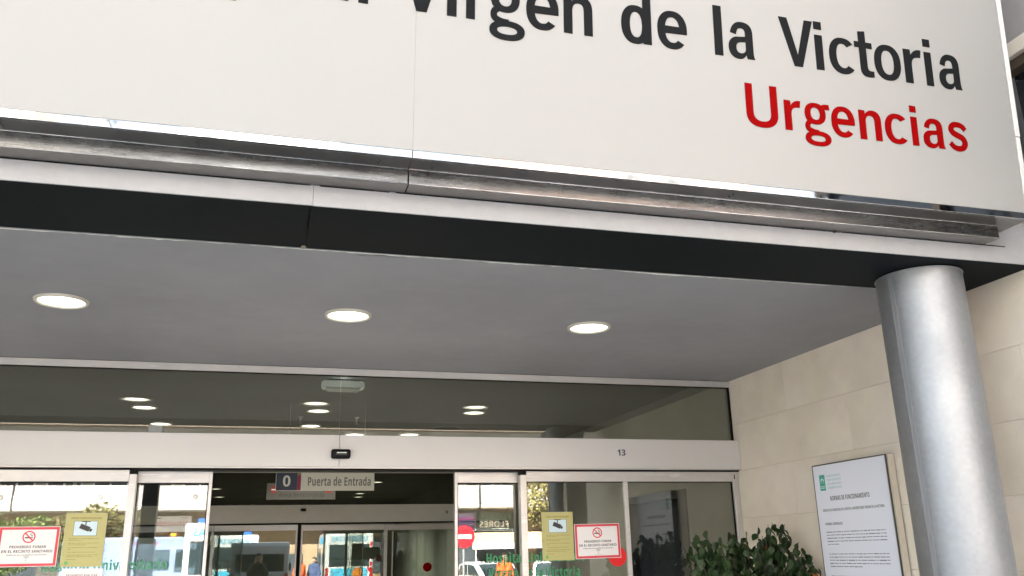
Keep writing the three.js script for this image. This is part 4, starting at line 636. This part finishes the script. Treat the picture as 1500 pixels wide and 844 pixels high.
van('ambulance', 'white ambulance left of the shaded van, rear doors towards the hospital', 'ambulance', [-1.02, -0.13, 23.2], -Math.PI / 2, 6.2, 2.74, 2.0, { medic: true, beacon: true, rear: true });
van('ambulance', 'white ambulance right of the shaded van, rear doors towards the hospital', 'ambulance', [3.7, -0.13, 21.4], -Math.PI / 2, 6.2, 2.74, 2.0, { medic: true, beacon: true, rear: true });
function car(label, pos, turn) {
  const t = thing('parked_car', label, 'car', pos, turn), W = 1.76, h = 2.1;
  part('body', prism([[-h, 0.42], [-h + 0.02, 0.78], [-h + 0.25, 0.92], [-1.55, 0.95], [0.9, 0.93], [h - 0.35, 0.78], [h, 0.62], [h, 0.32], [h - 0.2, 0.24], [-h + 0.15, 0.24]], W, 0.06), paintW, t);
  part('roof', prism([[-1.75, 0.92], [-1.35, 1.36], [-0.9, 1.45], [-0.1, 1.46], [0.35, 1.38], [1.05, 0.90]], W * 0.9, 0.08), paintW, t);
  [1, -1].forEach((s) => { for (const p of [[[-1.45, 0.97], [-1.15, 1.32], [-0.42, 1.37], [-0.42, 0.97]], [[-0.36, 0.97], [-0.36, 1.37], [0.22, 1.32], [0.78, 0.95]]]) { const g = prism(p, 0.01, 0.002); g.translate(0, 0, s * (W * 0.45 + 0.004)); part('side_window', g, carGlass, t); } for (const x of [-1.28, 1.3]) wheel(t, x, s * (W / 2 - 0.1), 0.31); part('headlight', bb(h - 0.3, 0.6, s > 0 ? 0.5 : -0.84, h - 0.02, 0.74, s > 0 ? 0.84 : -0.5, 0.03), std([0.6, 0.62, 0.64], 0.1), t); part('tail_light', bb(-h - 0.01, 0.66, s > 0 ? 0.55 : -0.84, -h + 0.1, 0.86, s > 0 ? 0.84 : -0.55, 0.03), std([0.4, 0.01, 0.01], 0.2), t); });
  const ws = new THREE.BoxGeometry(0.012, 0.72, W * 0.76); ws.rotateZ(0.97); ws.translate(0.72, 1.16, 0); part('windscreen', ws, carGlass, t); const rw = new THREE.BoxGeometry(0.012, 0.5, W * 0.74); rw.rotateZ(-0.74); rw.translate(-1.56, 1.15, 0); part('rear_window', rw, carGlass, t);
  return t;
}
car('white car parked beyond the street no entry sign', [8.55, -0.13, 27], Math.PI / 2 - 0.15);
car('white car parked at an angle under the autumn tree', [10.6, -0.13, 25.5], Math.PI / 2 + 0.35);
// no entry sign on its post, facing the doors
{
  const t = thing('no_entry_sign', 'round red no entry road sign on a grey post', 'road sign', [4.86, -0.13, 15.2]);
  part('post', tube([[0, 0, 0.03], [0, 2.4, 0.03]], 0.03, 2, 10), std([0.35, 0.36, 0.37], 0.5, 0.6), t);
  const d = new THREE.CylinderGeometry(0.27, 0.27, 0.02, 48); d.rotateX(Math.PI / 2); d.translate(0, 2.15, -0.02); part('disc', d, std([0.62, 0.015, 0.03], 0.35), t);
  part('bar', bb(-0.19, 2.1, -0.035, 0.19, 2.2, -0.031), M.white, t);
}
{
  const t = thing('street_post', 'dark square street post with a pale lower half', 'post', [-1.70, 0, 8.6]);
  part('upper_shaft', bb(-0.115, 1.95, -0.1, 0.115, 7.0, 0.1, 0.02), std([0.035, 0.037, 0.04], 0.5), t); part('lower_shaft', bb(-0.13, 0, -0.115, 0.13, 1.948, 0.115, 0.02), std([0.5, 0.55, 0.52], 0.6), t);
}
// ---------------------------------------------------------------- trees
function tree(label, pos, h, spread, tone, s0, n = 3200) {
  seed = s0; const t = thing('street_tree', label, 'tree', pos, 0, undefined), bark = std([0.16, 0.13, 0.10], 0.9, 0, { map: again(stain, 2, 2) });
  const trunk = [tube([[0, 0, 0], [0.05, h * 0.3, 0.02], [0, h * 0.55, 0]], 0.13, 8, 10)], tips = [];
  for (let i = 0; i < 13; i++) { const a = rnd() * 6.283, r = spread * rr(0.35, 1), y = h * rr(0.55, 0.97), e = [Math.cos(a) * r, y - r * 0.12, Math.sin(a) * r]; trunk.push(tube([[0, h * rr(0.35, 0.5), 0], [e[0] * 0.45, (h * 0.5 + y) / 2, e[2] * 0.45], e], 0.035, 6, 6)); tips.push(e); tips.push([e[0] * 0.6 + rr(-.3, .3), e[1] - 0.2, e[2] * 0.6 + rr(-.3, .3)]); }
  part('trunk', trunk, bark, t);
  const pos3 = [], col = [];
  for (let i = 0; i < n; i++) {
    const c = tips[Math.floor(rnd() * tips.length)], R = spread * 0.33 * Math.cbrt(rnd()), a = rnd() * 6.283, b = Math.acos(2 * rnd() - 1), x = c[0] + R * Math.sin(b) * Math.cos(a), y = c[1] + R * Math.cos(b) * 0.8, z = c[2] + R * Math.sin(b) * Math.sin(a), s = rr(0.05, 0.11);
    const u = new THREE.Vector3(rr(-1, 1), rr(-1, 1), rr(-1, 1)).normalize(), v = new THREE.Vector3(rr(-1, 1), rr(-1, 1), rr(-1, 1)).cross(u).normalize(), k = rr(0.65, 1.35);
    const P = (p, q) => pos3.push(x + (u.x * p + v.x * q) * s, y + (u.y * p + v.y * q) * s, z + (u.z * p + v.z * q) * s); P(-1, 0); P(0, -0.6); P(1, 0); P(-1, 0); P(1, 0); P(0, 0.6);
    for (let j = 0; j < 6; j++) col.push(tone[0] * k, tone[1] * k, tone[2] * k * rr(0.7, 1.1));
  }
  const g = new THREE.BufferGeometry(); g.setAttribute('position', new THREE.Float32BufferAttribute(pos3, 3)); g.setAttribute('color', new THREE.Float32BufferAttribute(col, 3)); g.computeVertexNormals();
  part('crown', g, new THREE.MeshPhysicalMaterial({ color: 0xffffff, vertexColors: true, roughness: 0.8, transmission: 0.35, thickness: 0 }), t);
}
tree('yellow-green autumn tree across the street by flower shop', [11.6, -0.13, 29], 5.9, 1.7, [0.21, 0.18, 0.055], 101, 2600);
tree('bright green bushy tree at the left across the street', [-9.6, -0.13, 33], 3.55, 1.7, [0.15, 0.22, 0.045], 202, 4200);
tree('olive brown tree left of the white ambulance', [-6.9, -0.13, 34], 4.1, 1.9, [0.17, 0.15, 0.05], 303, 4200);
tree('olive street tree at the far left of the street', [-13.2, -0.13, 35], 3.9, 2.1, [0.16, 0.17, 0.04], 404, 4200);

// ---------------------------------------------------------------- people
function sdfMesh(bones, lo, hi, cell, k = 0.045) { // bones: [a, b, ra, rb]
  const size = Math.max(hi[0] - lo[0], hi[1] - lo[1], hi[2] - lo[2]), res = Math.ceil(size / cell) + 2, mc = new MarchingCubes(res, new THREE.MeshStandardMaterial(), false, false, 90000);
  const c = [0, 1, 2].map((i) => (lo[i] + hi[i]) / 2), half = size / 2; mc.isolation = 0;
  for (let z = 0; z < res; z++) for (let y = 0; y < res; y++) for (let x = 0; x < res; x++) {
    const p = [x, y, z].map((v, i) => c[i] + ((v - res / 2) / (res / 2)) * half); let d = 1e3;
    for (const [a, b, ra, rb] of bones) { const ab = [b[0] - a[0], b[1] - a[1], b[2] - a[2]], ap = [p[0] - a[0], p[1] - a[1], p[2] - a[2]], l = ab[0] ** 2 + ab[1] ** 2 + ab[2] ** 2 || 1e-9, t = Math.max(0, Math.min(1, (ap[0] * ab[0] + ap[1] * ab[1] + ap[2] * ab[2]) / l)); const q = Math.hypot(ap[0] - ab[0] * t, ap[1] - ab[1] * t, ap[2] - ab[2] * t) - (ra + (rb - ra) * t); const hh = Math.max(k - Math.abs(d - q), 0) / k; d = Math.min(d, q) - hh * hh * k * 0.25; }
    mc.field[x + y * res + z * res * res] = -d;
  }
  mc.update(); const n = mc.count, g = new THREE.BufferGeometry(), P = new Float32Array(n * 3), N = new Float32Array(n * 3);
  for (let i = 0; i < n * 3; i++) { P[i] = mc.positionArray[i] * half + c[i % 3]; N[i] = mc.normalArray[i]; }
  g.setAttribute('position', new THREE.BufferAttribute(P, 3)); g.setAttribute('normal', new THREE.BufferAttribute(N, 3)); return g;
}
function person(label, pos, turn, coat, raised, hairC = [0.02, 0.015, 0.012]) { // faces +z before turning; 1.74 m tall
  const t = thing('person', label, 'person', pos, turn), skin = std([0.42, 0.26, 0.19], 0.6), trousers = std([0.025, 0.028, 0.04], 0.8);
  const leg = (s) => [[[s * 0.09, 0.92, 0], [s * 0.10, 0.5, 0.015], 0.085, 0.06], [[s * 0.10, 0.5, 0.015], [s * 0.105, 0.09, -0.02], 0.057, 0.04], [[s * 0.105, 0.045, -0.03], [s * 0.115, 0.035, 0.15], 0.042, 0.03]];
  const arm = (s) => raised ? [[[s * 0.18, 1.41, 0], [s * 0.24, 1.20, 0.12], 0.052, 0.044], [[s * 0.24, 1.20, 0.12], [s * 0.10, 1.46, 0.29], 0.042, 0.03]] : [[[s * 0.18, 1.41, 0], [s * 0.25, 1.12, -0.02], 0.052, 0.043], [[s * 0.25, 1.12, -0.02], [s * 0.26, 0.88, 0.06], 0.041, 0.029]];
  const hand = (s) => { const w = raised ? [s * 0.10, 1.46, 0.29] : [s * 0.26, 0.88, 0.06], d = raised ? [-s * 0.25, 0.86, 0.42] : [0, -0.97, 0.22], e = (k, off) => [w[0] + d[0] * k + (raised ? 0 : 0), w[1] + d[1] * k + (raised ? off * 0.3 : 0), w[2] + d[2] * k + off]; const out = [[w, e(0.085, 0), 0.028, 0.036]]; [[-0.03, 0.165], [-0.01, 0.185], [0.011, 0.178], [0.031, 0.155]].forEach(([o, l]) => out.push([e(0.08, o), e(l, o * 1.25), 0.0095, 0.0075])); out.push([e(0.03, 0.025), e(0.10, 0.062), 0.011, 0.008]); return out; };
  const torso = [[[-0.10, 0.94, 0], [0.10, 0.94, 0], 0.11, 0.11], [[0, 1.0, 0], [0, 1.15, 0], 0.125, 0.12], [[-0.08, 1.15, 0], [-0.11, 1.36, 0], 0.105, 0.09], [[0.08, 1.15, 0], [0.11, 1.36, 0], 0.105, 0.09], [[-0.15, 1.41, -0.005], [0.15, 1.41, -0.005], 0.065, 0.065]];
  const neckHead = [[[0, 1.44, -0.005], [0, 1.54, 0.01], 0.052, 0.05], [[0, 1.65, 0.0], [0, 1.64, 0.02], 0.088, 0.084], [[0, 1.585, 0.045], [0, 1.56, 0.055], 0.055, 0.036], [[0, 1.62, 0.098], [0, 1.602, 0.116], 0.012, 0.015], [[-0.085, 1.625, 0.0], [-0.088, 1.60, 0.0], 0.016, 0.012], [[0.085, 1.625, 0.0], [0.088, 1.60, 0.0], 0.016, 0.012]];
  part('body', sdfMesh([...torso, ...neckHead, ...leg(1), ...leg(-1), ...arm(1), ...arm(-1), ...hand(1), ...hand(-1)], [-0.42, -0.02, -0.3], [0.42, 1.8, 0.55], 0.0195, 0.03), skin, t);
  const grow = (bs, g) => bs.map(([a, b, r, s]) => [a, b, r + g, s + g]);
  part('jacket', sdfMesh(grow([...torso, ...arm(1), ...arm(-1), [[0, 1.43, -0.01], [0, 1.47, -0.005], 0.07, 0.06]], 0.02), [-0.42, 0.75, -0.3], [0.42, 1.6, 0.5], 0.022, 0.05), std(coat, 0.75), t);
  part('trousers', sdfMesh(grow([...leg(1).slice(0, 2), ...leg(-1).slice(0, 2)], 0.016), [-0.3, 0.03, -0.3], [0.3, 1.1, 0.3], 0.026, 0.05), trousers, t);
  for (const s of [1, -1]) part('shoe', sdfMesh([[[s * 0.105, 0.05, -0.04], [s * 0.118, 0.042, 0.16], 0.052, 0.04]], [s * 0.11 - 0.14, -0.02, -0.14], [s * 0.11 + 0.14, 0.16, 0.24], 0.014), std([0.02, 0.02, 0.02], 0.6), t);
  const hair = new THREE.SphereGeometry(0.099, 28, 20, 0, 6.2832, 0, 1.75); hair.scale(0.96, 1.02, 1.06); hair.rotateX(-0.5); hair.translate(0, 1.667, -0.004); part('hair', hair, std(hairC, 0.8), t);
  for (const s of [1, -1]) { const e = new THREE.SphereGeometry(0.011, 12, 8); e.translate(s * 0.033, 1.635, 0.088); part('eye', e, std([0.05, 0.04, 0.035], 0.2), t); }
  const mouth = bb(-0.022, 1.568, 0.092, 0.022, 1.573, 0.1, 0.002); part('mouth', mouth, std([0.28, 0.1, 0.08], 0.6), t);
  return t;
}
person('person in dark coat with raised hands facing the entrance doors', [0.0, 0, 6.95], Math.PI, [0.022, 0.024, 0.03], true);
person('person in a bright orange jacket beside the white ambulance', [1.62, -0.13, 17.0], 2.6, [0.75, 0.10, 0.02], false);
person('person in dark blue jacket next to the orange jacket', [2.2, -0.13, 17.3], -2.5, [0.03, 0.05, 0.12], false);
person('person in orange jacket across the street behind the parked cars', [7.2, -0.13, 20], 2.9, [0.75, 0.12, 0.02], false);
shade(scene);
renderer.render(scene, camera);
